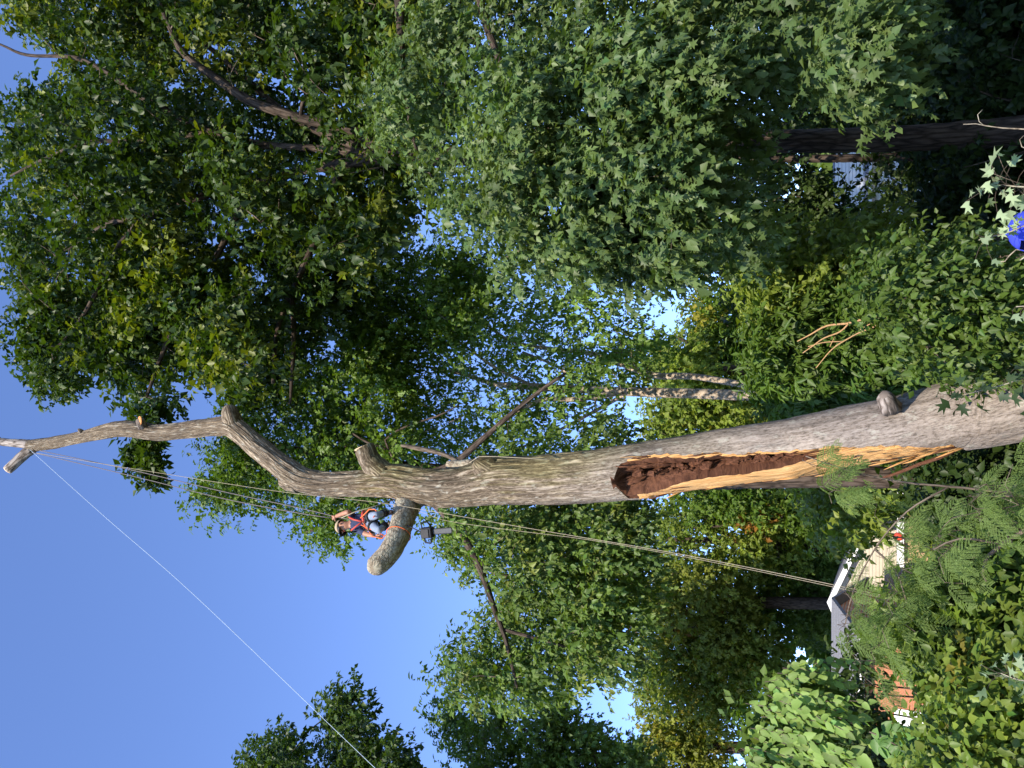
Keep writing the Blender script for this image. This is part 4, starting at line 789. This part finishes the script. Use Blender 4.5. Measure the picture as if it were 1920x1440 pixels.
def mimosa(label, Y, branches, clusters, seed):
    r = np.random.default_rng(seed); root = thing('mimosa_tree', P(1950, branches[0][0][1], Y) * np.array([1, 1, 0]), label, 'tree', None); pts = []
    for b in branches:
        p, rd = pxpath(b, Y, .08); G().tube(p, rd, 7).obj('branch', M['bark_twig'], root); pts.append(p)
    L = np.vstack(pts); g = G()
    for (x, y, sx, sy, n) in clusters:
        for _ in range(int(n * .95 + .5)):
            c = P(r.normal(x, sx), r.normal(y, sy), Y + r.normal(0, .22)); k = np.linalg.norm(L - c, axis=1).argmin(); a = L[k]
            g.tube(smooth_path([a, (a + c) / 2 + np.array([0, 0, .06]), c], .12), .0022, 4, False); L = np.vstack([L, c])
            d = Vector(c - a + np.array([r.normal(0, .25), r.normal(0, .2), -.1])); d.normalize(); nn = Vector((r.normal(0, .3), -.55 + r.normal(0, .2), .8)); nn = (nn - d * nn.dot(d)).normalized()
            o = bpy.data.objects.new('frond', FR[int(r.integers(0, 5))]); link(o, root); sc = float(r.uniform(.16, .27))
            o.matrix_basis = Matrix.Translation(Vector(c)) @ Matrix((d.cross(nn), d, nn)).transposed().to_4x4() @ Matrix.Scale(sc, 4)
    o = g.obj('twigs', M['bark_twig'], root); o['kind'] = 'stuff'
mimosa('feathery mimosa with fronds drooping across the torn hollow and the cream house', 7.0, [[(2080, 930, 5, 0), (1920, 926, 3, 0), (1800, 914, 2.4, 0), (1700, 905, 2, 0), (1620, 890, 1.6, 0), (1560, 872, 1.2, -.05), (1510, 855, 1, -.1)], [(1780, 912, 2, 0), (1700, 960, 1.7, 0), (1640, 1030, 1.4, .05), (1600, 1110, 1.6, .1), (1585, 1170, 1, .1)], [(1640, 1030, 2, .05), (1680, 1070, 1.8, 0), (1700, 1130, 1.2, 0)]],
       [(1530, 868, 10, 8, 5), (1580, 912, 22, 10, 9), (1600, 930, 25, 18, 12), (1600, 1120, 14, 20, 8), (1690, 1050, 15, 20, 7), (1680, 1090, 20, 22, 12), (1700, 1010, 20, 25, 10), (1690, 1120, 20, 25, 10), (1605, 1170, 16, 22, 11), (1640, 1205, 20, 22, 11), (1640, 1255, 14, 14, 4)], 3)
mimosa('low mimosa branch with a bare tan curved stem below the feathery tree', 6.4, [[(2080, 960, 6, 0), (1920, 995, 4.5, 0), (1880, 1020, 4, 0), (1850, 1045, 3.6, 0), (1842, 1075, 3, 0), (1850, 1090, 2, 0)], [(1990, 930, 4, .1), (1920, 930, 3, .1), (1850, 930, 2, .1)], [(1880, 1020, 2.4, 0), (1800, 1010, 2, 0), (1750, 1030, 1.4, 0)]],
       [(1870, 940, 25, 25, 12), (1890, 980, 20, 20, 9), (1770, 1020, 25, 25, 13), (1800, 1050, 20, 25, 7), (1900, 920, 20, 20, 7), (1820, 960, 20, 20, 5)], 5)

# bare orange stems, dry twigs
def stems(name, label, cat, Y, lines, mat):
    b = P(*lines[0][0][:2], Y); b[2] = 0; root = thing(name, b, label, cat)
    for ln in lines: p, r = pxpath(ln, Y, .06); G().tube(p, r * .72, 7).obj('stem', mat, root)
stems('bare_shrub', 'bare orange-tan branching stems arching over the bright thicket', 'shrub', 13.6, [[(1960, 560, 4), (1760, 575, 4), (1655, 592, 3.4), (1620, 598, 3.2), (1590, 606, 3), (1550, 611, 2.6), (1520, 627, 2), (1495, 640, 1.2)], [(1592, 606, 2.4), (1575, 622, 2.2), (1545, 634, 2), (1525, 648, 1.7), (1505, 662, 1)],
      [(1700, 580, 3), (1650, 602, 2.6), (1640, 612, 2.4), (1615, 622, 2), (1590, 635, 1.8), (1560, 655, 1.6), (1530, 690, 1)], [(1650, 604, 1.6), (1630, 608, 1.5), (1610, 620, 1.3)], [(1580, 640, 1.4), (1545, 642, 1.3), (1515, 650, 1)], [(1565, 632, 1.2), (1560, 642, 1), (1556, 650, .8)]], M['bark_tan'])
stems('dry_vine', 'thin dry curled vine twigs in the dark shade near the oak foot', 'vine', 5.2, [[(2000, 250, 2), (1920, 242, 1.8), (1880, 240, 1.6), (1850, 236, 1.4), (1830, 232, 1.2), (1806, 233, .8)], [(1846, 236, 1), (1836, 228, 1), (1833, 215, .9), (1842, 206, .7)], [(1920, 254, 1.2), (1912, 262, 1), (1916, 275, 1), (1930, 282, 1)]], M['bark_limb'])
stems('dry_vine', 'pale dry twigs poking up beside the blue cap', 'twig', 5.6, [[(2000, 440, 2), (1930, 470, 1.8), (1905, 468, 1.6), (1892, 480, 1.8), (1884, 490, 1.4), (1876, 491, 1.2)], [(1960, 480, 2), (1925, 480, 2), (1912, 488, 1.4)]], M['bark_limb'])
# maple sprigs close to the camera, leaf by leaf
def sprig(label, Y, stem, n, size, col, spread, seed, facing=(0, -.7, .6)):
    r = np.random.default_rng(seed); b = P(*stem[0][:2], Y); b[2] = 0; root = thing('maple_sprig', b, label, 'sprig')
    p, rd = pxpath(stem, Y, .03); st = np.vstack([[p[0][0], p[0][1] + .05, 0], p]); G().tube(st, np.concatenate([[rd[0] * 1.6], rd]), 6).obj('stem', M['bark_limb'], root)
    A = []; g = G(); vis = p[len(p) // 3:]
    for k in range(n):
        a = vis[int(r.integers(0, len(vis)))]; c = a + r.normal(0, spread, 3) * np.array([1, .8, 1]); g.tube([a, (a + c) / 2 + [0, 0, .01], c], .0013, 4, False)
        D = unit(c - a + r.normal(0, .05, 3) + np.array([0, 0, -.08])); A.append((c, D, np.array(facing) + r.normal(0, .4, 3), size * math.exp(r.normal(0, .2)), np.asarray(col) * math.exp(r.normal(0, .15))))
    g.obj('leaf_stalks', M['bark_twig'], root)['kind'] = 'stuff'
    arr = [np.array([q[i] for q in A]) for i in range(5)]
    me = [leafmesh('leaf', np.zeros((1, 3)), np.array([[0, 1., 0]]), np.array([[0, 0, 1.]]), np.ones(1), np.asarray([col]) * f, 'maple', M['leaf']) for f in (.8, 1, 1.2)]
    for q in range(n):
        d = Vector(arr[1][q]).normalized(); nn = Vector(arr[2][q]); nn = (nn - d * nn.dot(d)).normalized(); o = bpy.data.objects.new('leaf', me[q % 3]); link(o, root)
        o.matrix_basis = Matrix.Translation(Vector(arr[0][q])) @ Matrix((d.cross(nn), d, nn)).transposed().to_4x4() @ Matrix.Scale(float(arr[3][q]), 4)
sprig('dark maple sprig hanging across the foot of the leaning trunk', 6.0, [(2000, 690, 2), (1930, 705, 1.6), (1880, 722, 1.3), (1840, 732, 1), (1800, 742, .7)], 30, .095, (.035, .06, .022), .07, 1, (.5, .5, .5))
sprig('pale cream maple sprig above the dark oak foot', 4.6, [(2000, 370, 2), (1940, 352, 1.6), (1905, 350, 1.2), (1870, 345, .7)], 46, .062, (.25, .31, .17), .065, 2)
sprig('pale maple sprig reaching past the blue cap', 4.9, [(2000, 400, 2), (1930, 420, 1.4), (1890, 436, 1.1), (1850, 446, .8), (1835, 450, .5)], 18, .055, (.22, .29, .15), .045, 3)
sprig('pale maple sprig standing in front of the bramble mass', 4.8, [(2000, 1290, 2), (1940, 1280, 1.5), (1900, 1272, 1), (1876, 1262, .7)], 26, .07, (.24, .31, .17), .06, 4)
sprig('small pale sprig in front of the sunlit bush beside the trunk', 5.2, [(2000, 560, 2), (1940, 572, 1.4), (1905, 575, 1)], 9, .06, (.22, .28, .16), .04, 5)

# ------------------------------------------------------------------ people
MP = {'skin': plain('skin', (.34, .16, .095), .5, .4, .08, 12, .05), 'navy': plain('shirt_navy', (.035, .042, .085), .85, .2, .25, 18, .25), 'jeans': plain('jeans_light', (.19, .225, .29), .85, .2, .15, 20, .2),
      'boot': plain('boot_brown', (.075, .045, .03), .6, .4, .2, 16, .2), 'tan': plain('cap_tan', (.34, .255, .16), .8, .2, .1, 20, .1), 'black': plain('webbing_black', (.015, .015, .017), .6, .4, .2, 20, .1),
      'red': plain('webbing_red', (.42, .05, .035), .6, .3, .15, 20, .1), 'orange': plain('rope_orange', (.62, .13, .035), .7, .3, .15, 60, .3), 'blue': plain('cap_blue', (.035, .05, .42), .75, .25, .10, 40, .1),
      'rope_w': plain('rope_white', (.38, .46, .54), .7, .3, .15, 80, .3), 'rope_t': plain('rope_tan', (.30, .25, .17), .8, .2, .2, 80, .3), 'rope_d': plain('rope_grey', (.13, .11, .11), .8, .2, .3, 80, .3), 'grey': plain('tee_grey', (.3, .31, .33), .85, .2, .12, 18, .2),
      'metal': plain('steel_bar', (.07, .072, .076), .6, .15, .1, 20, .02, 0), 'plastic': plain('saw_body_dark', (.022, .022, .026), .6, .2, .2, 20, .05), 'hair': plain('hair_brown', (.05, .03, .02), .7, .3, .2, 30, .2), 'eye': plain('eye_dark', (.02, .015, .012), .2, .5, .1, 10, 0)}
def skinned(name, J, bones, R, root_j, mats, bmat, parent, subsurf=2):
    names = list(J); me = bpy.data.meshes.new(name); me.from_pydata([tuple(J[k]) for k in names], [(names.index(a), names.index(b)) for a, b in bones], [])
    o = bpy.data.objects.new(name + '_build', me); COL.objects.link(o); md = o.modifiers.new('skin', 'SKIN'); md.use_smooth_shade = True
    for i, k in enumerate(names):
        sv = me.skin_vertices[0].data[i]; r = R[k]; sv.radius = r if isinstance(r, tuple) else (r, r); sv.use_root = (k == root_j)
    ss = o.modifiers.new('sub', 'SUBSURF'); ss.levels = subsurf; ss.render_levels = subsurf
    dg = bpy.context.evaluated_depsgraph_get(); dg.update(); ev = bpy.data.meshes.new_from_object(o.evaluated_get(dg)); ev.name = name; bpy.data.objects.remove(o); ev.materials.clear()
    for mt in mats: ev.materials.append(mt)
    seg = [(np.array(J[a]), np.array(J[b]), bmat[(a, b)]) for a, b in bones]
    for p in ev.polygons:
        c = np.array(p.center); best = 1e9
        for a, b, mi in seg:
            t = np.clip((c - a).dot(b - a) / max(1e-9, (b - a).dot(b - a)), 0, 1); d = np.linalg.norm(a + t * (b - a) - c)
            mi2 = mi(t) if callable(mi) else mi
            if d < best: best, pick = d, mi2
        p.material_index = pick; p.use_smooth = True
    return link(bpy.data.objects.new(name, ev), parent)
def hand(parent, wrist, d, n, s=1.0, curl=.9, name='hand'):
    """palm and five bent fingers; d points to the fingertips, n out of the palm's back"""
    d = unit(np.array(d, float)); n = np.array(n, float); n = unit(n - d * n.dot(d)); b = np.cross(d, n); J = {'w': wrist, 'p': wrist + d * .045 * s}; B = [('w', 'p')]; R = {'w': .024 * s, 'p': (.03 * s, .018 * s)}
    for i, (off, ln) in enumerate(((-.032, .07), (-.011, .08), (.011, .074), (.031, .06))):
        k = f'k{i}'; J[k] = wrist + d * .09 * s + b * off * s; B.append(('p', k)); R[k] = .0105 * s
        a1 = curl; J[f'm{i}'] = J[k] + (d * math.cos(a1) - n * math.sin(a1)) * ln * .5 * s; a2 = curl * 1.9; J[f't{i}'] = J[f'm{i}'] + (d * math.cos(a2) - n * math.sin(a2)) * ln * .5 * s
        B += [(k, f'm{i}'), (f'm{i}', f't{i}')]; R[f'm{i}'] = .009 * s; R[f't{i}'] = .008 * s
    J['th0'] = wrist + d * .045 * s - b * .04 * s - n * .01 * s; J['th1'] = J['th0'] + (d * .7 - b * .45 - n * .5) * .035 * s; J['th2'] = J['th1'] + (d * .8 - n * .6) * .028 * s
    B += [('p', 'th0'), ('th0', 'th1'), ('th1', 'th2')]; R['th0'] = .012 * s; R['th1'] = .0105 * s; R['th2'] = .009 * s
    return skinned(name, J, B, R, 'p', [MP['skin']], {q: 0 for q in B}, parent, 1)
def ring(g, c, n, r, t, seg=20, squash=1.0, mi=0):
    n = unit(np.array(n, float)); a = unit(np.cross(n, [.3, .9, .1])); b = np.cross(n, a)
    p = [np.array(c) + (a * math.cos(k) * r + b * math.sin(k) * r * squash) for k in np.linspace(0, 2 * math.pi, seg + 1)]; g.tube(p, t, 6, False, mi)
def cap_on(parent, c, up, fwd, r, mat, brimmat, opening=None):
    up = unit(np.array(up, float)); fwd = np.array(fwd, float); fwd = unit(fwd - up * fwd.dot(up)); sd = np.cross(fwd, up); V = []; F = []; nu, nw = 28, 9
    for i in range(nw):
        el = i / (nw - 1) * math.pi / 2; 
        for k in range(nu):
            a = 2 * math.pi * k / nu; rr = r * math.cos(el) * (1 + .10 * abs(math.cos(a))); V.append(c + fwd * rr * math.cos(a) + sd * rr * .92 * math.sin(a) + up * r * 1.02 * math.sin(el) ** .92)
    for i in range(nw - 1):
        for k in range(nu):
            ang = abs((2 * math.pi * (k + .5) / nu) - math.pi)
            if opening and ang < .42 and 1 <= i < 3: continue               # gap above the strap at the back
            F.append((i * nu + k, i * nu + (k + 1) % nu, (i + 1) * nu + (k + 1) % nu, (i + 1) * nu + k))
    o = G().add(V, F).obj('cap', mat, parent); md = o.modifiers.new('thick', 'SOLIDIFY'); md.thickness = .004; md.offset = 1
    V = []; n = 15
    for j in range(4):
        for k in range(n):
            a = -1.15 + 2.3 * k / (n - 1); q = 1.06 + j / 3 * .62 * math.cos(a * 1.12) ** .7; V.append(c + fwd * r * q * math.cos(a) + sd * r * .92 * min(q, 1.25) * math.sin(a) - up * (.012 * j + .035 * r / .1 * (math.sin(a) ** 2) * j / 3))
    F = [(j * n + k, j * n + k + 1, (j + 1) * n + k + 1, (j + 1) * n + k) for j in range(3) for k in range(n - 1)]
    b = G().add(V, F).obj('cap_bill', brimmat, o); md = b.modifiers.new('thick', 'SOLIDIFY'); md.thickness = .005
    G().ball(c + up * r * 1.03, .009, 8, 6).obj('button', mat, o)
    return o
def face(parent, hc, fwd, up, r):
    fwd = unit(np.array(fwd)); up = unit(np.array(up)); sd = np.cross(fwd, up)
    for s in (-1, 1):
        G().ball(hc + fwd * r * .93 + sd * s * r * .36 + up * r * .05, r * .11, 8, 6).obj('eye', MP['eye'], parent); G().ball(hc + sd * s * r * .98 - up * r * .05, (r * .14, r * .2, r * .26), 8, 6).obj('ear', MP['skin'], parent)
    G().tube([hc + fwd * r * .95 + up * r * .1, hc + fwd * r * 1.18 - up * r * .18, hc + fwd * r * .97 - up * r * .28], [r * .08, r * .15, r * .08], 8).obj('nose', MP['skin'], parent)
    G().tube([hc + fwd * r * .93 - up * r * .5 - sd * r * .25, hc + fwd * r * 1.0 - up * r * .52, hc + fwd * r * .93 - up * r * .5 + sd * r * .25], r * .05, 6).obj('mouth', MP['red'], parent)

CY = 10.6
def Q(x, y, d=0): return P(x, y, CY + d)
def climber():
    J = {'pelvis': Q(691, 975), 'belly': Q(680, 978, -.03), 'chest': Q(666, 980, -.06), 'neck': Q(656, 983, -.07), 'jaw': Q(650, 985.5, -.1), 'head': Q(643, 986.5, -.1), 'crown': Q(637, 987, -.09),
         'shR': Q(663, 968, -.0), 'elR': Q(652, 959.5, -.2), 'wrR': Q(629, 968.5, -.1), 'shL': Q(668, 993, -.1), 'elL': Q(688, 1002, -.16), 'wrL': Q(704, 1005, -.2),
         'hipR': Q(693, 969, .02), 'knR': Q(706, 966, -.33), 'anR': Q(726, 961, -.03), 'heR': Q(733, 962, .02), 'toR': Q(733, 959, -.16), 'hipL': Q(695, 982, -.04), 'knL': Q(711, 995, -.36), 'anL': Q(724, 983, -.07), 'heL': Q(731, 984, -.02), 'toL': Q(731, 981, -.22)}
    Rr = {'pelvis': .125, 'belly': .12, 'chest': (.15, .12), 'neck': .05, 'jaw': .07, 'head': .09, 'crown': .075, 'shR': .06, 'elR': .043, 'wrR': .03, 'shL': .06, 'elL': .043, 'wrL': .03, 'hipR': .09, 'knR': .06, 'anR': .042, 'heR': .036, 'toR': .034, 'hipL': .09, 'knL': .06, 'anL': .042, 'heL': .036, 'toL': .034}
    sl = lambda t: 1 if t < .75 else 0
    bm = {('pelvis', 'belly'): 1, ('belly', 'chest'): 1, ('chest', 'neck'): lambda t: 1 if t < .6 else 0, ('neck', 'jaw'): 0, ('jaw', 'head'): 0, ('head', 'crown'): 0, ('chest', 'shR'): 1, ('shR', 'elR'): sl, ('elR', 'wrR'): 0, ('chest', 'shL'): 1, ('shL', 'elL'): sl, ('elL', 'wrL'): 0,
          ('pelvis', 'hipR'): 2, ('hipR', 'knR'): 2, ('knR', 'anR'): lambda t: 2 if t < .45 else 3, ('anR', 'heR'): 3, ('heR', 'toR'): 3, ('pelvis', 'hipL'): 2, ('hipL', 'knL'): 2, ('knL', 'anL'): lambda t: 2 if t < .5 else 3, ('anL', 'heL'): 3, ('heL', 'toL'): 3}
    root = thing('person', (J['toL'] + J['toR']) / 2, 'climber in navy shirt, tan cap and harness standing on the cut side limb', 'person')
    skinned('body', J, list(bm), Rr, 'pelvis', [MP['skin'], MP['navy'], MP['jeans'], MP['boot']], bm, root)
    up = unit(J['crown'] - J['jaw'] + np.array([0, .0, .02])); fw = np.array([-.85, -.5, -.12]); hc = J['head']
    face(root, hc - up * .01, fw, up, .092); cap_on(root, hc + up * .035, up, fw, .102, MP['tan'], MP['black'])
    hand(root, J['wrR'], J['wrR'] - J['elR'], (0, -1, .2), 1.05, 1.25); hand(root, J['wrL'], J['wrL'] - J['elL'], (0, -1, .3), 1.05, 1.0)
    ax = J['pelvis'] - J['belly']; h = G(); ring(h, J['pelvis'] + (J['belly'] - J['pelvis']) * .35, ax, .15, .028, squash=.85); h.obj('harness_belt', MP['red'], root)
    for a, b in (('hipR', 'knR'), ('hipL', 'knL')):
        h = G(); ring(h, J[a] * .6 + J[b] * .4, J[b] - J[a], .092, .018); h.obj('leg_loop', MP['black'], root)
    for a, b in (('shR', 'pelvis'), ('shL', 'pelvis')):
        G().tube(smooth_path([J[a] + [0, -.09, .03], (J[a] + J[b]) / 2 + [0, -.17, 0], J[b] + [0, -.15, 0]], .06), .014, 6).obj('chest_strap', MP['red'], root)
    for k, (dx, dy) in enumerate(((.1, -.1), (-.1, -.12), (.02, -.16))):
        h = G(); ring(h, J['pelvis'] + [dx, dy, -.02], (.3, -1, .2), .035, .006, 12, 1.4); h.obj('carabiner', MP['metal'], root)
    for a, b in (('knR', 'anR'), ('knL', 'anL')):
        for t in (.55, .8):
            h = G(); ring(h, J[a] * (1 - t) + J[b] * t, J[b] - J[a], .055, .011, 14); h.obj('gaiter_strap', MP['black'], root)
    return J
CJ = climber()
def ground_person():
    Y = 5.2; top = P(1884, 436, Y); k = (top[2] - .02) / 1.78; bx, by = P(1915, 437, Y)[0], Y; f = unit(np.array([.85, .5, 0])); s = np.array([f[1], -f[0], 0]); B = np.array([bx, by, 0])
    A = lambda fw, sd, z: B + (f * fw + s * sd + np.array([0, 0, z])) * k
    J = {'pelvis': A(0, 0, .96), 'belly': A(.01, 0, 1.12), 'chest': A(0, 0, 1.32), 'neck': A(.0, 0, 1.5), 'jaw': A(.03, 0, 1.575), 'head': A(.02, 0, 1.65), 'crown': A(.0, 0, 1.70)}
    Rr = {'pelvis': .14, 'belly': .13, 'chest': (.17, .12), 'neck': .058, 'jaw': .072, 'head': .095, 'crown': .08}
    bm = {('pelvis', 'belly'): 1, ('belly', 'chest'): 1, ('chest', 'neck'): lambda t: 1 if t < .6 else 0, ('neck', 'jaw'): 0, ('jaw', 'head'): 0, ('head', 'crown'): 0}
    for sd, n in ((-1, 'R'), (1, 'L')):
        J.update({'sh' + n: A(0, .19 * sd, 1.42), 'el' + n: A(.02, .25 * sd, 1.12), 'wr' + n: A(.12, .25 * sd, .88), 'hip' + n: A(0, .1 * sd, .92), 'kn' + n: A(.03, .11 * sd, .5), 'an' + n: A(-.01, .12 * sd, .1), 'to' + n: A(.17, .13 * sd, .045)})
        Rr.update({'sh' + n: .062, 'el' + n: .044, 'wr' + n: .031, 'hip' + n: .095, 'kn' + n: .062, 'an' + n: .045, 'to' + n: .04})
        bm.update({('chest', 'sh' + n): 1, ('sh' + n, 'el' + n): lambda t: 1 if t < .7 else 0, ('el' + n, 'wr' + n): 0, ('pelvis', 'hip' + n): 2, ('hip' + n, 'kn' + n): 2, ('kn' + n, 'an' + n): 2, ('an' + n, 'to' + n): 3})
    root = thing('person', (bx, by, 0), 'person in a bright blue cap standing below the dark trees', 'person')
    skinned('body', J, list(bm), Rr, 'pelvis', [MP['skin'], MP['grey'], MP['jeans'], MP['boot']], bm, root)
    up = unit(np.array([-.08, -.05, 1])); hc = J['head']; face(root, hc - [0, 0, .01], f, up, .095)
    cap_on(root, hc + up * .03 * k - f * .005, up, f, .108, MP['blue'], MP['blue'], opening=True)
    for n in 'RL': hand(root, J['wr' + n], J['wr' + n] - J['el' + n], s * (1 if n == 'L' else -1), 1.0, .5)
ground_person()

# ------------------------------------------------------------------ ropes and saw
def rope(label, pts, r, mat, name='rope', group=None, sag=0):
    p = smooth_path(pts, .25); t = np.linspace(0, 1, len(p)); p[:, 2] -= sag * 4 * t * (1 - t)
    return tag(G().tube(p, r, 6).obj(name, mat), label, 'rope', group)
fk = P(56, 843, TY - .12)
rope('long pale tow rope from the top fork across open sky past the lone tree', [fk, P(200, 972, 10.4), P(360, 1112, 9.8), P(700, 1437, 8.8), P(1000, 1720, 8.0)], .0036, MP['rope_w'])
hR = CJ['wrR'] + unit(CJ['wrR'] - CJ['elR']) * .09
rope('dark climbing line from the top fork to the raised hand, outer strand', [P(60, 848, TY - .12), P(250, 893, 10.75), P(420, 935, 10.65), P(560, 962, 10.5), hR + [0, -.02, 0]], .0075, MP['rope_d'], group='climbing line strands')
rope('dark climbing line from the top fork to the raised hand, inner strand', [P(75, 845, TY - .12), P(250, 882, 10.8), P(420, 922, 10.7), P(560, 952, 10.55), hR + [.03, .0, 0], CJ['pelvis'] + [0, -.16, .1]], .0075, MP['rope_d'], group='climbing line strands')
rope('white lowering line running down the bare trunk and on towards the cream house roof', [P(70, 850, TY - .15), P(300, 887, 10.75), P(520, 921, 10.62), P(700, 941, 10.5), P(800, 957, 10.4), P(1000, 992, 10.2), P(1270, 1038, 9.9), P(1570, 1098, 9.6), P(1780, 1145, 9.4), P(1960, 1190, 9.2)], .0038, MP['rope_t'])
rope('second tan line hanging from the side limb beside the lowering line', [P(785, 958, 10.5), P(830, 975, 10.45), P(900, 986, 10.4), P(1000, 999, 10.3), P(1110, 1013, 10.15), P(1300, 1047, 9.95), P(1570, 1102, 9.65), P(1800, 1155, 9.4), P(1960, 1195, 9.2)], .003, MP['rope_t'])
rope('tan lanyard stretched from the trunk crotch to the harness', [P(739, 937, 10.78), P(700, 950, 10.5), P(665, 960, 10.35), P(640, 971, 10.3)], .008, MP['rope_t'])
# orange lanyard looped round the side limb
i = int(np.argmin(np.linalg.norm(limb_path[:, :3] - P(748, 1003, TY - .62), axis=1))); c = limb_path[i, :3]; r = limb_path[i, 3] + .014; tdir = unit(limb_path[i + 1, :3] - limb_path[i - 1, :3])
a1 = unit(np.array([0, -1, 0]) - tdir * np.array([0, -1, 0]).dot(tdir)); b1 = np.cross(tdir, a1)
if b1[2] < 0: b1 = -b1
loop = [c + r * (a1 * math.cos(q) + b1 * math.sin(q)) for q in np.linspace(math.radians(70), math.radians(-250), 26)]
rope('orange lanyard looped around the cut side limb and clipped to the harness', [CJ['pelvis'] + [0, -.16, .0], CJ['wrL'] + [.0, -.04, .03], Q(716, 1010, -.3)] + loop + [Q(712, 1000, -.3), CJ['pelvis'] + [-.05, -.17, .03]], .007, MP['orange'])
rope('orange rope slung in a loose bight behind the climbing harness', [CJ['pelvis'] + [.05, -.14, .05], Q(686, 962, -.2), Q(692, 955, -.2), Q(703, 955, -.2), Q(708, 961, -.25), Q(700, 970, -.38)], .010, MP['orange'])
rope('thin brown cord lying along the right side of the trunk above the hollow', [P(880, 868, 10.6), P(897, 856, 10.6), P(930, 856, 10.62), P(985, 859, 10.65), P(1040, 862, 10.7)], .006, MP['rope_t'], 'cord')
def chainsaw():
    c = P(801, 998, 10.35); root = thing('chainsaw', c, 'dark chainsaw hanging by its strap below the side limb', 'chainsaw')
    R4 = Matrix.Translation(Vector(c)) @ Matrix.Rotation(math.radians(-8), 4, 'Y')
    g = G().box((-.085, -.06, -.10), (.075, .06, .09), mat=R4); o = g.obj('engine_body', MP['plastic'], root, False); md = o.modifiers.new('bev', 'BEVEL'); md.width = .025; md.segments = 3
    G().box((-.07, -.075, -.06), (.05, -.0605, .05), mat=R4).obj('side_cover', MP['plastic'], root, False)
    G().tube([R4 @ Vector(q) for q in ((-.08, 0, .06), (-.15, 0, .05), (-.165, 0, -.04), (-.09, 0, -.07))], .014, 8).obj('rear_handle', MP['plastic'], root)
    G().tube([R4 @ Vector(q) for q in ((.07, -.05, .05), (.14, -.03, .07), (.15, .03, .0), (.07, .05, -.05))], .012, 8).obj('front_handle', MP['plastic'], root)
    b = G().box((-.03, -.006, -.42), (.035, .006, -.10), mat=R4).obj('guide_bar', MP['metal'], root, False); h = G(); 
    h.tube([R4 @ Vector(q) for q in ((-.036, 0, -.10), (-.036, 0, -.41), (0, 0, -.44), (.041, 0, -.41), (.041, 0, -.10))], .008, 5); h.obj('chain', MP['plastic'], b)
    G().tube([R4 @ Vector((0, 0, .09)), P(776, 991, 10.4), P(763, 985, 10.42)], .009, 6).obj('strap', MP['black'], root)
chainsaw()
